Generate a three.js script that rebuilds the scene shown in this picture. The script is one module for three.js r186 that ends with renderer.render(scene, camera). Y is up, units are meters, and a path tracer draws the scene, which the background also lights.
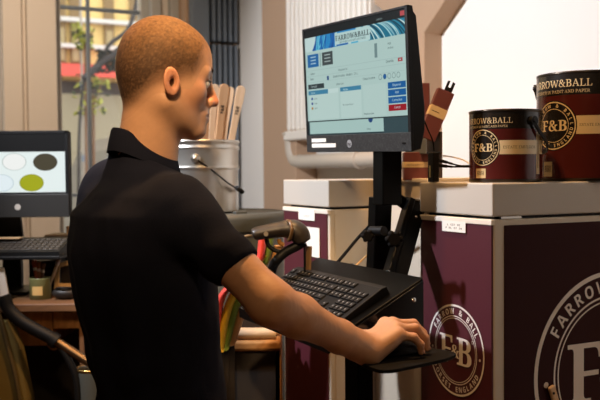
import * as THREE from 'three';
import { RoundedBoxGeometry } from 'three/addons/geometries/RoundedBoxGeometry.js';
import { mergeGeometries, mergeVertices } from 'three/addons/utils/BufferGeometryUtils.js';
import { FontLoader } from 'three/addons/loaders/FontLoader.js';
import { ImprovedNoise } from 'three/addons/math/ImprovedNoise.js';

// ---------------------------------------------------------------- camera, sky, large lights, exposure
const scene = new THREE.Scene();
const FPX = 830;                                   // focal length in pixels of a 600 x 400 picture
const camera = new THREE.PerspectiveCamera(2 * Math.atan(200 / FPX) * 180 / Math.PI, 1.5, 0.05, 80);
camera.position.set(0, 1.48, 0);
camera.rotation.order = 'YXZ';
camera.rotation.set(-Math.atan(28 / FPX), 0, -0.5 * Math.PI / 180);
camera.focus = 1.82; camera.userData.fStop = 5;
camera.updateMatrixWorld(true);
scene.add(camera);
scene.background = new THREE.Color(0.93, 0.96, 1.0);
scene.backgroundIntensity = 3;
const renderer = new THREE.WebGLRenderer();
renderer.toneMapping = THREE.LinearToneMapping;
renderer.toneMappingExposure = 1.0;
renderer.shadowMap.enabled = true;

// ---------------------------------------------------------------- helpers
// The shop stands turned by TURN to the camera: in shop coordinates x runs from the operator into the machine,
// z runs from the window wall towards the camera.
const TURN = 26 * Math.PI / 180, CT = Math.cos(TURN), ST = Math.sin(TURN);
const V = (x, y, z) => new THREE.Vector3(x, y, z);
const toShop = (p) => V(p.x * CT - p.z * ST, p.y, p.x * ST + p.z * CT);
const toWorld = (p) => V(p.x * CT + p.z * ST, p.y, -p.x * ST + p.z * CT);
function rayDir(px, py) { return V((px - 300) / FPX, -(py - 200) / FPX, -1).applyEuler(camera.rotation); }
const W = (px, py, depth) => rayDir(px, py).multiplyScalar(depth).add(camera.position);
const S = (px, py, depth) => toShop(W(px, py, depth));
function onPlane(px, py, axis, value) {            // shop point where a sight line meets a plane of the shop
  const d = toShop(rayDir(px, py)), o = toShop(camera.position);
  return o.clone().addScaledVector(d, (value - o[axis]) / d[axis]);
}
let seed = 12345;
const rnd = () => { seed = (seed * 1664525 + 1013904223) >>> 0; return seed / 4294967296; };
const rr = (a, b) => a + (b - a) * rnd();
const noise = new ImprovedNoise();
const nz = (x, y, z) => noise.noise(x, y, z);
const names = new Map();
function numbered(n) { const k = names.get(n) || 0; names.set(n, k + 1); return k ? n + '_' + String(k).padStart(3, '0') : n; }
function shade(o) { o.traverse((m) => { if (m.isMesh) { m.castShadow = true; m.receiveShadow = true; } }); return o; }
function tag(o, label, category, group) { o.userData.label = label; o.userData.category = category; if (group) o.userData.group = group; return o; }
function thing(name, label, category, p = [0, 0, 0], turn = 0, group) {   // p in shop coordinates
  const o = new THREE.Group(); o.name = numbered(name); scene.add(o);
  o.position.copy(toWorld(V(...p))); o.rotation.y = TURN + turn;
  return tag(o, label, category, group);
}
function part(name, geo, mat, parent, label) {
  const g = Array.isArray(geo) ? merge(geo) : geo;
  const m = new THREE.Mesh(g, mat); m.name = name; m.castShadow = m.receiveShadow = true;
  parent.add(m); if (label) m.userData.label = label; return m;
}
function merge(list) {
  return mergeGeometries(list.map((g) => {
    let h = g.index ? g.toNonIndexed() : g.clone();
    for (const k of Object.keys(h.attributes)) if (!['position', 'normal', 'uv'].includes(k)) h.deleteAttribute(k);
    if (!h.attributes.normal) h.computeVertexNormals();
    if (!h.attributes.uv) h.setAttribute('uv', new THREE.BufferAttribute(new Float32Array(h.attributes.position.count * 2), 2));
    h.clearGroups(); return h;
  }));
}
function struct(name, geo, mat) {
  const m = new THREE.Mesh(Array.isArray(geo) ? merge(geo) : geo, mat); m.name = name; m.castShadow = m.receiveShadow = true;
  m.userData.kind = 'structure'; scene.add(m); m.rotation.y = TURN; return m;
}
const at = (g, x, y, z) => g.translate(x, y, z);
const box = (x0, x1, y0, y1, z0, z1, r = 0) => {
  const a = Math.abs(x1 - x0), b = Math.abs(y1 - y0), c = Math.abs(z1 - z0);
  const g = r ? new RoundedBoxGeometry(a, b, c, 2, Math.min(r, a / 2.01, b / 2.01, c / 2.01)) : new THREE.BoxGeometry(a, b, c);
  return g.translate((x0 + x1) / 2, (y0 + y1) / 2, (z0 + z1) / 2);
};
const lathe = (pts, n = 48) => new THREE.LatheGeometry(pts.map(([r, y]) => new THREE.Vector2(r, y)), n);
const tube = (pts, r, n = 40, k = 10, closed = false) => new THREE.TubeGeometry(new THREE.CatmullRomCurve3(pts, closed), n, r, k, closed);
function bar(a, b, w, d, r = 0) {                  // a box from a to b
  const L = a.distanceTo(b), g = r ? new RoundedBoxGeometry(w, L, d, 2, r) : new THREE.BoxGeometry(w, L, d);
  g.applyQuaternion(new THREE.Quaternion().setFromUnitVectors(V(0, 1, 0), b.clone().sub(a).normalize()));
  return g.translate((a.x + b.x) / 2, (a.y + b.y) / 2, (a.z + b.z) / 2);
}
function rod(a, b, r, r2 = r, n = 20) {
  const L = a.distanceTo(b), g = new THREE.CylinderGeometry(r2, r, L, n);
  g.applyQuaternion(new THREE.Quaternion().setFromUnitVectors(V(0, 1, 0), b.clone().sub(a).normalize()));
  return g.translate((a.x + b.x) / 2, (a.y + b.y) / 2, (a.z + b.z) / 2);
}
function extrude(pts, depth, bevel = 0.002) {
  const s = new THREE.Shape(pts.map(([x, y]) => new THREE.Vector2(x, y)));
  return new THREE.ExtrudeGeometry(s, { depth: depth - 2 * bevel, bevelEnabled: bevel > 0, bevelSize: bevel, bevelThickness: bevel, bevelSegments: 2, curveSegments: 16 }).translate(0, 0, bevel);
}
// ---------------------------------------------------------------- materials
const C = (r, g, b) => new THREE.Color().setRGB(r / 255, g / 255, b / 255, THREE.SRGBColorSpace);
function noiseTex(size, fn, color) {
  const d = new Uint8Array(size * size * 4);
  for (let j = 0; j < size; j++) for (let i = 0; i < size; i++) {
    const v = fn(i / size, j / size), k = 4 * (j * size + i);
    const a = Array.isArray(v) ? v : [v, v, v];
    for (let c = 0; c < 3; c++) d[k + c] = Math.max(0, Math.min(255, a[c] * 255));
    d[k + 3] = 255;
  }
  const t = new THREE.DataTexture(d, size, size); t.wrapS = t.wrapT = THREE.RepeatWrapping;
  t.magFilter = t.minFilter = THREE.LinearFilter; if (color) t.colorSpace = THREE.SRGBColorSpace; t.needsUpdate = true; return t;
}
const fineGrain = noiseTex(128, () => 0.4 + 0.6 * rnd());
const plasterTex = noiseTex(256, (u, v) => { const p = (f) => nz(f * Math.sin(u * 6.283) , f * Math.cos(u * 6.283) + f * Math.sin(v * 6.283), f * Math.cos(v * 6.283)); return 0.5 + 0.25 * p(2) + 0.15 * p(6) + 0.1 * rnd(); });
const std = (color, roughness = 0.6, metalness = 0, extra = {}) => new THREE.MeshStandardMaterial({ color, roughness, metalness, ...extra });
const phys = (color, roughness, extra = {}) => new THREE.MeshPhysicalMaterial({ color, roughness, ...extra });
const woodTex = (a, b, f) => noiseTex(256, (u, v) => {
  const t = 0.5 + 0.5 * Math.sin(40 * u * f + 5 * nz(u * 7, v * 1.5, f)), g = 0.5 + 0.5 * nz(u * 90, v * 4, 2);
  const k = 0.55 * t + 0.45 * g; return [0, 1, 2].map((c) => (a[c] * (1 - k) + b[c] * k) / 255);
}, true);
const M = {
  wall: std(C(245, 241, 234), 0.9, 0, { bumpMap: plasterTex, bumpScale: 0.001 }),
  lowBounceWall: std(C(120, 100, 84), 0.9),  // walls out of view, coloured dark to cut bounced light
  ceiling: std(C(150, 138, 124), 0.95),  // ceiling out of view, darkened to keep bounced light down
  floor: std(0xffffff, 0.5, 0, { map: woodTex([96, 70, 48], [128, 96, 66], 1) }),
  tanPaint: std(C(184, 152, 124), 0.85, 0, { bumpMap: plasterTex, bumpScale: 0.001 }),
  trimPaint: std(C(212, 198, 182), 0.6),
  greyPaint: std(C(176, 172, 164), 0.6),
  dimLitPipe: std(C(198, 186, 170), 0.5),  // darker version of the radiator white, dim light set into the colour
  slate: std(C(112, 122, 134), 0.7),
  cabinetGrey: std(C(194, 189, 181), 0.42, 0, { bumpMap: fineGrain, bumpScale: 0.0002 }),
  cabinetEdge: std(C(212, 202, 186), 0.4),
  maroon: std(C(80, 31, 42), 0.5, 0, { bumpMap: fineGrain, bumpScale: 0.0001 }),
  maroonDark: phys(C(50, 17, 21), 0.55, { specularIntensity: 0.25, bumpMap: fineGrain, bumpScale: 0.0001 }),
  print: std(C(232, 226, 220), 0.55),
  paper: std(C(238, 236, 230), 0.8),
  black: phys(C(16, 16, 17), 0.5, { specularIntensity: 0.5 }),
  blackSteel: phys(C(7, 7, 7), 0.36, { specularIntensity: 0.18, bumpMap: fineGrain, bumpScale: 0.0001 }),
  blackGloss: phys(C(12, 12, 13), 0.15, { clearcoat: 0.6, clearcoatRoughness: 0.1 }),
  blackSpeckle: std(0xffffff, 0.6, 0, { map: noiseTex(128, () => { const k = 0.07 + 0.2 * rnd() * rnd(); return [k, k, k]; }, true), bumpMap: fineGrain, bumpScale: 0.0003 }),
  rubber: phys(C(17, 16, 16), 0.85, { specularIntensity: 0.3 }),
  keycap: phys(C(26, 26, 27), 0.5, { specularIntensity: 0.5 }),
  keyPrint: std(C(140, 140, 140), 0.6),
  steel: std(C(205, 200, 192), 0.3, 1),
  tinSteel: std(C(196, 194, 188), 0.34, 0.9, { bumpMap: fineGrain, bumpScale: 0.0002 }),
  brass: std(C(196, 160, 98), 0.3, 1),
  chrome: std(C(225, 225, 225), 0.12, 1),
  drum: std(C(70, 74, 72), 0.5),
  radiator: std(C(236, 228, 216), 0.45),
  wornSteel: std(C(128, 106, 82), 0.4, 1),
  beech: std(0xffffff, 0.6, 0, { map: woodTex([226, 196, 162], [208, 172, 134], 0.6) }),
  oak: std(0xffffff, 0.5, 0, { map: woodTex([190, 138, 82], [160, 108, 58], 0.5) }),
  brownBoard: std(0xffffff, 0.6, 0, { map: woodTex([120, 84, 52], [98, 66, 40], 0.4) }),
  darkBoard: std(C(40, 34, 30), 0.6),
  navyCloth: phys(C(24, 26, 38), 0.95, { specularIntensity: 0.2, sheen: 0.05, sheenColor: C(90, 105, 150), sheenRoughness: 0.5, bumpMap: fineGrain, bumpScale: 0.0004 }),
  denim: std(C(24, 25, 32), 0.9),
  leather: std(C(30, 26, 24), 0.5),
  glass: new THREE.MeshPhysicalMaterial({ color: 0xffffff, roughness: 0.02, transmission: 1, thickness: 0, ior: 1.45 }),
};
M.blackSpeckle.map.repeat.set(1.6, 0.16);
const serifFont = await new FontLoader().loadAsync('fonts/droid/droid_serif_bold.typeface.json');
const sansFont = await new FontLoader().loadAsync('fonts/droid/droid_sans_bold.typeface.json');
// flat lettering in the x-y plane, centred on (0, 0) with the given cap height
function flatText(font, text, cap) {
  const H = new THREE.ShapeGeometry(font.generateShapes('H', 1), 2); H.computeBoundingBox(); const ch = H.boundingBox.max.y;
  const g = new THREE.ShapeGeometry(font.generateShapes(text, 1), 4); g.computeBoundingBox();
  const s = cap / ch, x0 = g.boundingBox.min.x, x1 = g.boundingBox.max.x;
  g.translate(-(x0 + x1) / 2, -ch / 2, 0).scale(s, s, s); g.userData.w = (x1 - x0) * s; return g;
}
function arcText(font, text, cap, R, mid, inward, gap) {   // letters along a circle; inward: feet towards the outside
  const out = [], gl = [...text].map((c) => c === ' ' ? null : flatText(font, c, cap));
  const ws = gl.map((g) => g ? g.userData.w + gap : gap * 2.6 + cap * 0.1), tot = ws.reduce((a, b) => a + b, 0);
  let s = -tot / 2;
  gl.forEach((g, i) => {
    const a = (s + ws[i] / 2) / R; s += ws[i]; if (!g) return;
    if (inward) { g.translate(0, -R, 0).rotateZ(a); } else g.translate(0, R, 0).rotateZ(-a);
    out.push(g.rotateZ(mid));
  });
  return out;
}
function emblemParts(R) {                          // round crest: rings, ring lettering, letters
  const ring = (a, b) => new THREE.RingGeometry(a * R, b * R, 96);
  const g = [ring(0.955, 1), ring(0.735, 0.755), ring(0.69, 0.705)];
  g.push(...arcText(sansFont, 'FARROW & BALL', 0.125 * R, 0.852 * R, 0, false, 0.045 * R));
  g.push(...arcText(sansFont, 'DORSET ENGLAND', 0.115 * R, 0.86 * R, 0, true, 0.05 * R));
  for (const s of [-1, 1]) g.push(new THREE.CircleGeometry(0.03 * R, 16).translate(s * 0.85 * R * Math.cos(0.06), -0.06 * R, 0));
  g.push(flatText(serifFont, 'F', 0.6 * R).translate(-0.34 * R, 0, 0), flatText(serifFont, 'B', 0.6 * R).translate(0.31 * R, 0, 0));
  g.push(flatText(serifFont, '&', 0.28 * R).translate(0.0 * R, -0.03 * R, 0.0004));
  g.push(new THREE.RingGeometry(0.025 * R, 0.034 * R, 16).translate(0.6 * R, 0.27 * R, 0));
  return g;
}
function canvasTex(w, h, draw) {
  const c = document.createElement('canvas'); c.width = w; c.height = h; const x = c.getContext('2d'); draw(x, w, h);
  const t = new THREE.CanvasTexture(c); t.colorSpace = THREE.SRGBColorSpace; t.anisotropy = 8; return t;
}
// ---------------------------------------------------------------- the room (shop coordinates, turned by TURN)
const BACK = 1.95, WIN = -5.05, LEFT = -4.2, NEAR = 3.2, CEIL = 3.3;
struct('floor', box(LEFT - 0.2, BACK + 0.2, -0.2, 0, WIN - 0.2, NEAR + 0.2), M.floor);
struct('ceiling', box(LEFT - 0.2, BACK + 0.2, CEIL, CEIL + 0.2, WIN - 0.2, NEAR + 0.2), M.ceiling);
struct('wall_back', box(BACK, BACK + 0.2, 0, CEIL, WIN - 0.2, NEAR + 0.2), M.wall);
struct('wall_left', box(LEFT - 0.2, LEFT, 0, CEIL, WIN - 0.2, NEAR + 0.2), M.lowBounceWall);
struct('wall_near', box(LEFT, BACK, 0, CEIL, NEAR, NEAR + 0.2), M.lowBounceWall);
struct('baseboard_back', box(BACK - 0.018, BACK, 0, 0.12, WIN, NEAR), M.trimPaint);
const wx = (px) => onPlane(px, 60, 'z', WIN).x;     // window wall: shop x seen at a picture column
const SILL = 0.75, HEAD = 3.0;
const A0 = wx(-150), A1 = wx(4), P1 = wx(54), J0 = wx(152), J1 = wx(193);
struct('wall_window', [box(LEFT, BACK, 0, SILL, WIN - 0.2, WIN), box(LEFT, BACK, HEAD, CEIL, WIN - 0.2, WIN), box(J1, BACK, SILL, HEAD, WIN - 0.2, WIN), box(LEFT, A0, SILL, HEAD, WIN - 0.2, WIN)], M.wall);
function windowUnit(name, x0, x1, bars, rails) {
  const g = new THREE.Group(); g.name = name; g.userData.kind = 'structure'; g.rotation.y = TURN; scene.add(g);
  const f = 0.05, zc = WIN - 0.1;
  part('window_frame', [box(x0, x0 + f, SILL, HEAD, zc - 0.04, zc + 0.05), box(x1 - f, x1, SILL, HEAD, zc - 0.04, zc + 0.05), box(x0, x1, SILL, SILL + f, zc - 0.04, zc + 0.05), box(x0, x1, HEAD - f, HEAD, zc - 0.04, zc + 0.05)], M.greyPaint, g);
  const xs = [x0 + f, ...bars, x1 - f], ys = [SILL + f, ...rails, HEAD - f];
  for (const b of bars) part('glazing_bar', box(b - 0.009, b + 0.009, SILL + f, HEAD - f, zc - 0.02, zc + 0.02), M.slate, g);
  for (const r of rails) part('glazing_bar', box(x0 + f, x1 - f, r - 0.009, r + 0.009, zc - 0.019, zc + 0.019), M.slate, g);
  for (let i = 0; i + 1 < xs.length; i++) for (let j = 0; j + 1 < ys.length; j++) {
    const a = i ? 0.014 : 0, b = i + 2 < xs.length ? 0.014 : 0;
    const pg = new THREE.PlaneGeometry(xs[i + 1] - xs[i] - a - b, ys[j + 1] - ys[j] - 0.02).translate((xs[i] + a + xs[i + 1] - b) / 2, (ys[j] + ys[j + 1]) / 2, zc);
    part('pane', pg, M.glass, g);
  }
  part('window_sill', box(x0 - 0.03, x1 + 0.03, SILL - 0.03, SILL + 0.01, WIN - 0.05, WIN + 0.1, 0.008), M.trimPaint, g);
}
const railY = onPlane(92, 6, 'z', WIN).y;
windowUnit('window_1', P1, J0, [wx(92)], [1.35, railY]);
windowUnit('window_2', A0, A1, [(A0 + A1) / 2], [1.35, railY]);
// the post between the two windows and the stepped jamb at the right, moulded
const postMid = wx(23.5);
struct('trim_1', [box(A1 - 0.01, postMid - 0.012, SILL, HEAD, WIN - 0.2, WIN + 0.05, 0.006), box(postMid + 0.012, P1 + 0.005, SILL, HEAD, WIN - 0.2, WIN + 0.07, 0.006), box(postMid - 0.02, postMid + 0.02, SILL, HEAD, WIN - 0.2, WIN + 0.01)], M.trimPaint);
struct('trim_2', [box(J0 - 0.005, wx(161), SILL, HEAD, WIN - 0.15, WIN + 0.02, 0.005), box(wx(169), wx(180), SILL, HEAD, WIN - 0.2, WIN + 0.05, 0.005), box(wx(180), J1, SILL, HEAD, WIN - 0.2, WIN + 0.08, 0.006)], M.greyPaint);
struct('trim_3', box(wx(161), wx(169), SILL, HEAD, WIN - 0.2, WIN - 0.01), M.trimPaint);
// pilaster in the corner: one face looks along the wall, the other at the room
const pilZ0 = onPlane(262, 60, 'x', BACK - 0.12).z, pilZ1 = onPlane(285, 60, 'x', BACK - 0.12).z;
struct('wall_pilaster', [box(BACK - 0.12, BACK, 0, CEIL, pilZ0, pilZ1 + 0.12, 0.006), box(BACK - 0.34, BACK, 0, CEIL, WIN, WIN + 0.18, 0.006)], M.tanPaint);
{ // second pilaster behind the large monitor, flared at the head
  const xf = BACK - 0.09, q = (px, py) => onPlane(px, py, 'x', xf), s = new THREE.Shape();
  const z0 = q(386, 20).z, z1 = q(422, 30).z, ya = q(422, 32).y, dz = q(443, 0).z - z1, yb = q(443, 0).y, yl = q(380, 14).y, dl = z0 - q(364, 0).z;
  s.moveTo(z0, 0); s.lineTo(z0, yl - 0.02); s.quadraticCurveTo(z0 - dl * 0.3, yl + 0.05, z0 - dl, q(364, 0).y); s.lineTo(z0 - dl * 3.2, CEIL); s.lineTo(z1 + dz * (CEIL - ya) / (yb - ya), CEIL); s.lineTo(z1, ya); s.lineTo(z1, 0);
  struct('wall_pilaster_flared', new THREE.ExtrudeGeometry(s, { depth: 0.08, bevelEnabled: true, bevelSize: 0.005, bevelThickness: 0.005, bevelSegments: 2 }).rotateY(-Math.PI / 2).translate(BACK, 0, 0), M.tanPaint);
}

// ---------------------------------------------------------------- outside the window
const STREET = WIN - 7;
struct('pavement', box(-9, 7, -0.4, -0.15, STREET - 1, WIN - 0.25), std(C(120, 116, 110), 0.9));
{
  const t = thing('street_building', 'ochre rendered building across the street seen through the window', 'building');
  const fac = std(C(206, 176, 112), 0.9, 0, { bumpMap: plasterTex, bumpScale: 0.004 });
  const ox = (px) => onPlane(px, 60, 'z', STREET).x, oy = (py) => onPlane(90, py, 'z', STREET).y;
  part('wall', box(-9, 7, -0.15, 9, STREET - 0.4, STREET), fac, t);
  part('plinth', box(-9, 7, -0.15, oy(95), STREET, STREET + 0.1), std(C(150, 138, 112), 0.9), t); part('dark_band', box(-9, 7, oy(95), oy(82), STREET, STREET + 0.05), std(C(70, 60, 52), 0.6), t);  // plinth, then a plain dark band below the awning
  for (const y of [22, 48]) part('string_course', box(-9, 7, oy(y + 2), oy(y - 2), STREET, STREET + 0.14), std(C(190, 186, 176), 0.8), t);
  for (const [a, b] of [[57, 66], [70, 80], [104, 114], [130, 140]]) {
    const w = part('window', box(ox(a), ox(b), oy(64), oy(-60), STREET, STREET + 0.05), std(C(120, 96, 58), 0.7), t);
    part('pane', box(ox(a) + 0.03, ox(b) - 0.03, oy(62), oy(30), STREET + 0.05, STREET + 0.06), std(C(150, 130, 84), 0.3), w);
  }
  const aw = thing('red_awning', 'long red awning over the ground floor across the street', 'awning');
  part('awning_cloth', extrude([[0, 0], [0.5, -0.02], [0.5, -0.18], [0.48, -0.18], [0.46, -0.06], [0, 0.06]], ox(150) - ox(50), 0.004).rotateY(-Math.PI / 2).translate(ox(150), oy(68), STREET), std(C(206, 84, 70), 0.8), aw);
  for (const px of [60, 130]) part('awning_bracket', rod(V(ox(px), oy(80), STREET), V(ox(px), oy(70), STREET + 0.45), 0.02), M.black, aw);
  // railing post, lamp post, parked van and planting between
  const z2 = WIN - 3.2, px2 = (px) => onPlane(px, 60, 'z', z2).x, py2 = (py) => onPlane(90, py, 'z', z2).y;
  const post = thing('drain_pipe', 'pale vertical pipe beside the road outside the window', 'pipe', [px2(79), 0, z2 + 0.12]);
  part('pipe', rod(V(0, -0.15, 0), V(0, 4, 0), 0.012), std(C(150, 140, 126), 0.6), post);
  for (const y of [1.6, 2.3]) part('clamp', rod(V(0, y, 0), V(0, y + 0.06, 0), 0.018), M.slate, post);
  const van = thing('street_van', 'grey slope-fronted van parked outside the window', 'van', [px2(122), -0.15, z2]);
  part('body', extrude([[-0.6, 0.35], [-0.55, 0.9], [-0.12, 1.85], [0.1, 2.0], [2.6, 2.0], [2.6, 0.35]], 1.6, 0.03).translate(0, 0, -1.6), std(C(104, 101, 95), 0.4), van);
  part('windscreen', extrude([[-0.5, 1.02], [-0.13, 1.8], [-0.1, 1.78], [-0.46, 1.0]], 1.4, 0.004).translate(0, 0, -1.5), M.blackGloss, van);
  for (const x of [0.0, 2.0]) part('wheel', new THREE.CylinderGeometry(0.34, 0.34, 0.22, 24).rotateX(Math.PI / 2).translate(x, 0.34, -0.1), M.rubber, van);
  const leafM = std(C(150, 150, 62), 0.8), leafD = std(C(52, 62, 30), 0.8);
  for (const [px, py, s, lab] of [[84, 98, 0.17, 'yellow-green shrub behind the glazing bar in the window'], [77, 42, 0.1, 'small sprig of leaves high beside the pale street pipe']]) {
    const c = V(px2(px), py2(py), z2 + 0.3), sh = thing('leafy_shrub', lab, 'shrub', [c.x, 0, c.z]);
    const lv = [], ld = [];
    for (let i = 0; i < 80; i++) {
      const a = rr(0, 6.283), r = s * Math.sqrt(rnd()), g = new THREE.SphereGeometry(0.035, 5, 3).scale(1, 0.25, 0.55).rotateZ(rr(-1, 1)).rotateY(rr(0, 6)).translate(r * Math.cos(a), c.y + rr(-1.1, 1.1) * s, r * Math.sin(a));
      (i % 3 ? lv : ld).push(g);
    }
    part('stem', [rod(V(0, -0.15, 0), V(0.02, c.y, 0), 0.014), rod(V(0.02, c.y - 0.1, 0), V(0.1, c.y + s * 0.8, 0.03), 0.008)], M.brownBoard, sh);
    part('foliage', lv, leafM, sh).userData.kind = 'stuff'; part('foliage', ld, leafD, sh).userData.kind = 'stuff';
  }
  const bough = thing('tree_bough', 'dark crooked bough crossing the window panes', 'branch', [0, 0, 0]);
  const b = (px, py) => V(px2(px), py2(py), z2 + 0.4);
  part('branch', [tube([b(75, 84), b(92, 68), b(108, 56), b(124, 42), b(150, 30)], 0.035, 30, 8)], M.darkBoard, bough);
  part('branch', [tube([b(92, 68), b(100, 50), b(118, 34), b(128, 0), b(130, -40)], 0.02, 30, 8)], M.darkBoard, bough);
  part('trunk', [tube([b(68, 190), b(70, 130), b(75, 84)], 0.014, 30, 8), rod(V(b(68, 190).x, -0.15, z2 + 0.4), b(68, 190), 0.02, 0.014)], M.darkBoard, bough);
  const lv = []; for (let i = 0; i < 60; i++) { const k = b(rr(88, 106), rr(56, 76)); lv.push(new THREE.SphereGeometry(0.04, 5, 3).scale(1, 0.3, 0.6).rotateZ(rr(-1, 1)).rotateY(rr(0, 6)).translate(k.x, k.y, k.z)); }
  part('foliage', lv, std(C(40, 42, 36), 0.8), bough).userData.kind = 'stuff';
}

// ---------------------------------------------------------------- dark slatted screen, radiator and pipe on the wall
{
  const z = WIN + 0.25, x = (px) => onPlane(px, 60, 'z', z).x;
  const t = thing('slatted_screen', 'tall slate grey slatted screen between the window and the corner', 'screen');
  part('board', box(x(193), x(210), 0.02, 3.1, z - 0.1, z, 0.006), M.slate, t);
  part('backing', box(x(210), x(239), 0.02, 3.1, z - 0.1, z - 0.07), M.black, t);
  const yj = onPlane(225, 43, 'z', z).y, n = 5, a = x(211.5), b = x(239), w = (b - a) / n;
  for (let i = 0; i < n; i++) for (const [y0, y1] of [[0.02, yj - 0.008], [yj + 0.008, 3.1]]) part('slat', box(a + i * w + 0.012, a + (i + 1) * w - 0.004, y0, y1, z - 0.07, z, 0.008), M.slate, t);
}
{
  const xf = BACK - 0.13, q = (px, py) => onPlane(px, py, 'x', xf);
  const z0 = q(285, 60).z, z1 = q(366, 60).z, yb = q(300, 136).y, yt = 3.05, n = 17, w = (z1 - z0) / n;
  const t = thing('ribbed_radiator', 'white ribbed radiator panel on the wall behind the large monitor', 'radiator');
  part('panel', box(xf + 0.02, BACK - 0.03, yb, yt, z0, z1, 0.008), M.radiator, t);
  for (let i = 0; i < n; i++) part('rib', box(xf, xf + 0.03, yb + 0.03, yt - 0.03, z0 + i * w + w * 0.13, z0 + (i + 1) * w - w * 0.13, 0.014), M.radiator, t);
  part('bottom_rail', box(xf - 0.012, BACK - 0.03, yb - 0.02, yb + 0.03, z0 - 0.01, z1 + 0.01, 0.012), M.radiator, t);
  part('bracket', [box(BACK - 0.05, BACK, yb + 0.3, yb + 0.4, z0 + 0.1, z0 + 0.15), box(BACK - 0.05, BACK, yb + 0.3, yb + 0.4, z1 - 0.15, z1 - 0.1)], M.trimPaint, t);
  const xp = BACK - 0.1, p = (px, py) => onPlane(px, py, 'x', xp), e = p(303, 161.5), f = p(415, 161.5), r = 0.035;
  const pi = thing('heating_pipe', 'thick cream heating pipe running under the ribbed radiator', 'pipe');
  const el = p(291, 138); f.y = e.y;
  part('pipe', tube([V(xp, el.y + 0.02, el.z), V(xp, e.y + 0.06, el.z + 0.01), V(xp, e.y + 0.012, el.z + 0.045), V(xp, e.y, el.z + 0.11), V(xp, e.y, e.z + 0.2), V(xp, e.y, f.z)], r, 80, 18), M.dimLitPipe, pi);
  const j = p(360, 161).z;
  part('collar', [new THREE.TorusGeometry(r + 0.002, 0.006, 8, 28).translate(xp, e.y, j), new THREE.TorusGeometry(r + 0.002, 0.01, 8, 28).rotateX(Math.PI / 2).translate(xp, el.y + 0.02, el.z), rod(V(xp, el.y + 0.02, el.z), V(xp, yb - 0.01, el.z + 0.02), r * 1.15)], M.dimLitPipe, pi);
  part('bracket', [rod(V(xp, e.y, j + 0.3), V(BACK, e.y, j + 0.3), 0.012)], M.dimLitPipe, pi);
}
// ---------------------------------------------------------------- the two cabinets and the housing between them
function stickerTex(lines) {
  return canvasTex(256, 128, (x, w, h) => {
    x.fillStyle = '#f1efe9'; x.fillRect(0, 0, w, h); x.fillStyle = '#55534f'; x.textAlign = 'center'; x.font = 'bold 30px monospace';
    lines.forEach((s, i) => x.fillText(s, w / 2, 56 + i * 38));
  });
}
const stickerFaded = std(0xffffff, 0.7, 0, { map: canvasTex(256, 128, (x, w, h) => { x.fillStyle = '#f1efe9'; x.fillRect(0, 0, w, h); x.fillStyle = '#cfccc6'; x.fillRect(70, 70, 120, 8); x.fillRect(84, 86, 90, 7); }) });
const stickerA = std(0xffffff, 0.7, 0, { map: stickerTex(['L CD7 9E', 'P RL 07 24']) });
const RIGHT = S(492.5, 200, 1.9);                  // near upright edge of the near cabinet
const RX = RIGHT.x, RZ = RIGHT.z, RW = RZ - onPlane(419.6, 200, 'x', RX).z, RD = 0.66;
const topY = onPlane(492.5, 183.1, 'x', RX).y, lidY = onPlane(492.5, 216.9, 'x', RX).y;
function cabinet(label, p, wid, dep, top, lidB) {  // origin: near front bottom corner; front faces -x, side faces +z
  const t = thing('dispenser_cabinet', label, 'cabinet', p);
  part('body', [box(0.004, dep, 0.08, lidB - 0.007, -wid, -0.001, 0.004)], M.cabinetEdge, t);
  part('plinth', box(0.04, dep - 0.02, 0, 0.08, -wid + 0.02, -0.03), M.black, t);
  part('gap_rail', box(0.02, dep - 0.01, lidB - 0.007, lidB, -wid + 0.015, -0.015), M.black, t);
  part('lid', box(0, dep + 0.004, lidB, top, -wid, 0, 0.004), M.cabinetGrey, t);
  return t;
}
const near = cabinet('grey-lidded maroon cabinet with the paint tins on it, nearest the camera', [RX, 0, RZ], RW, RD, topY, lidY);
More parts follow.
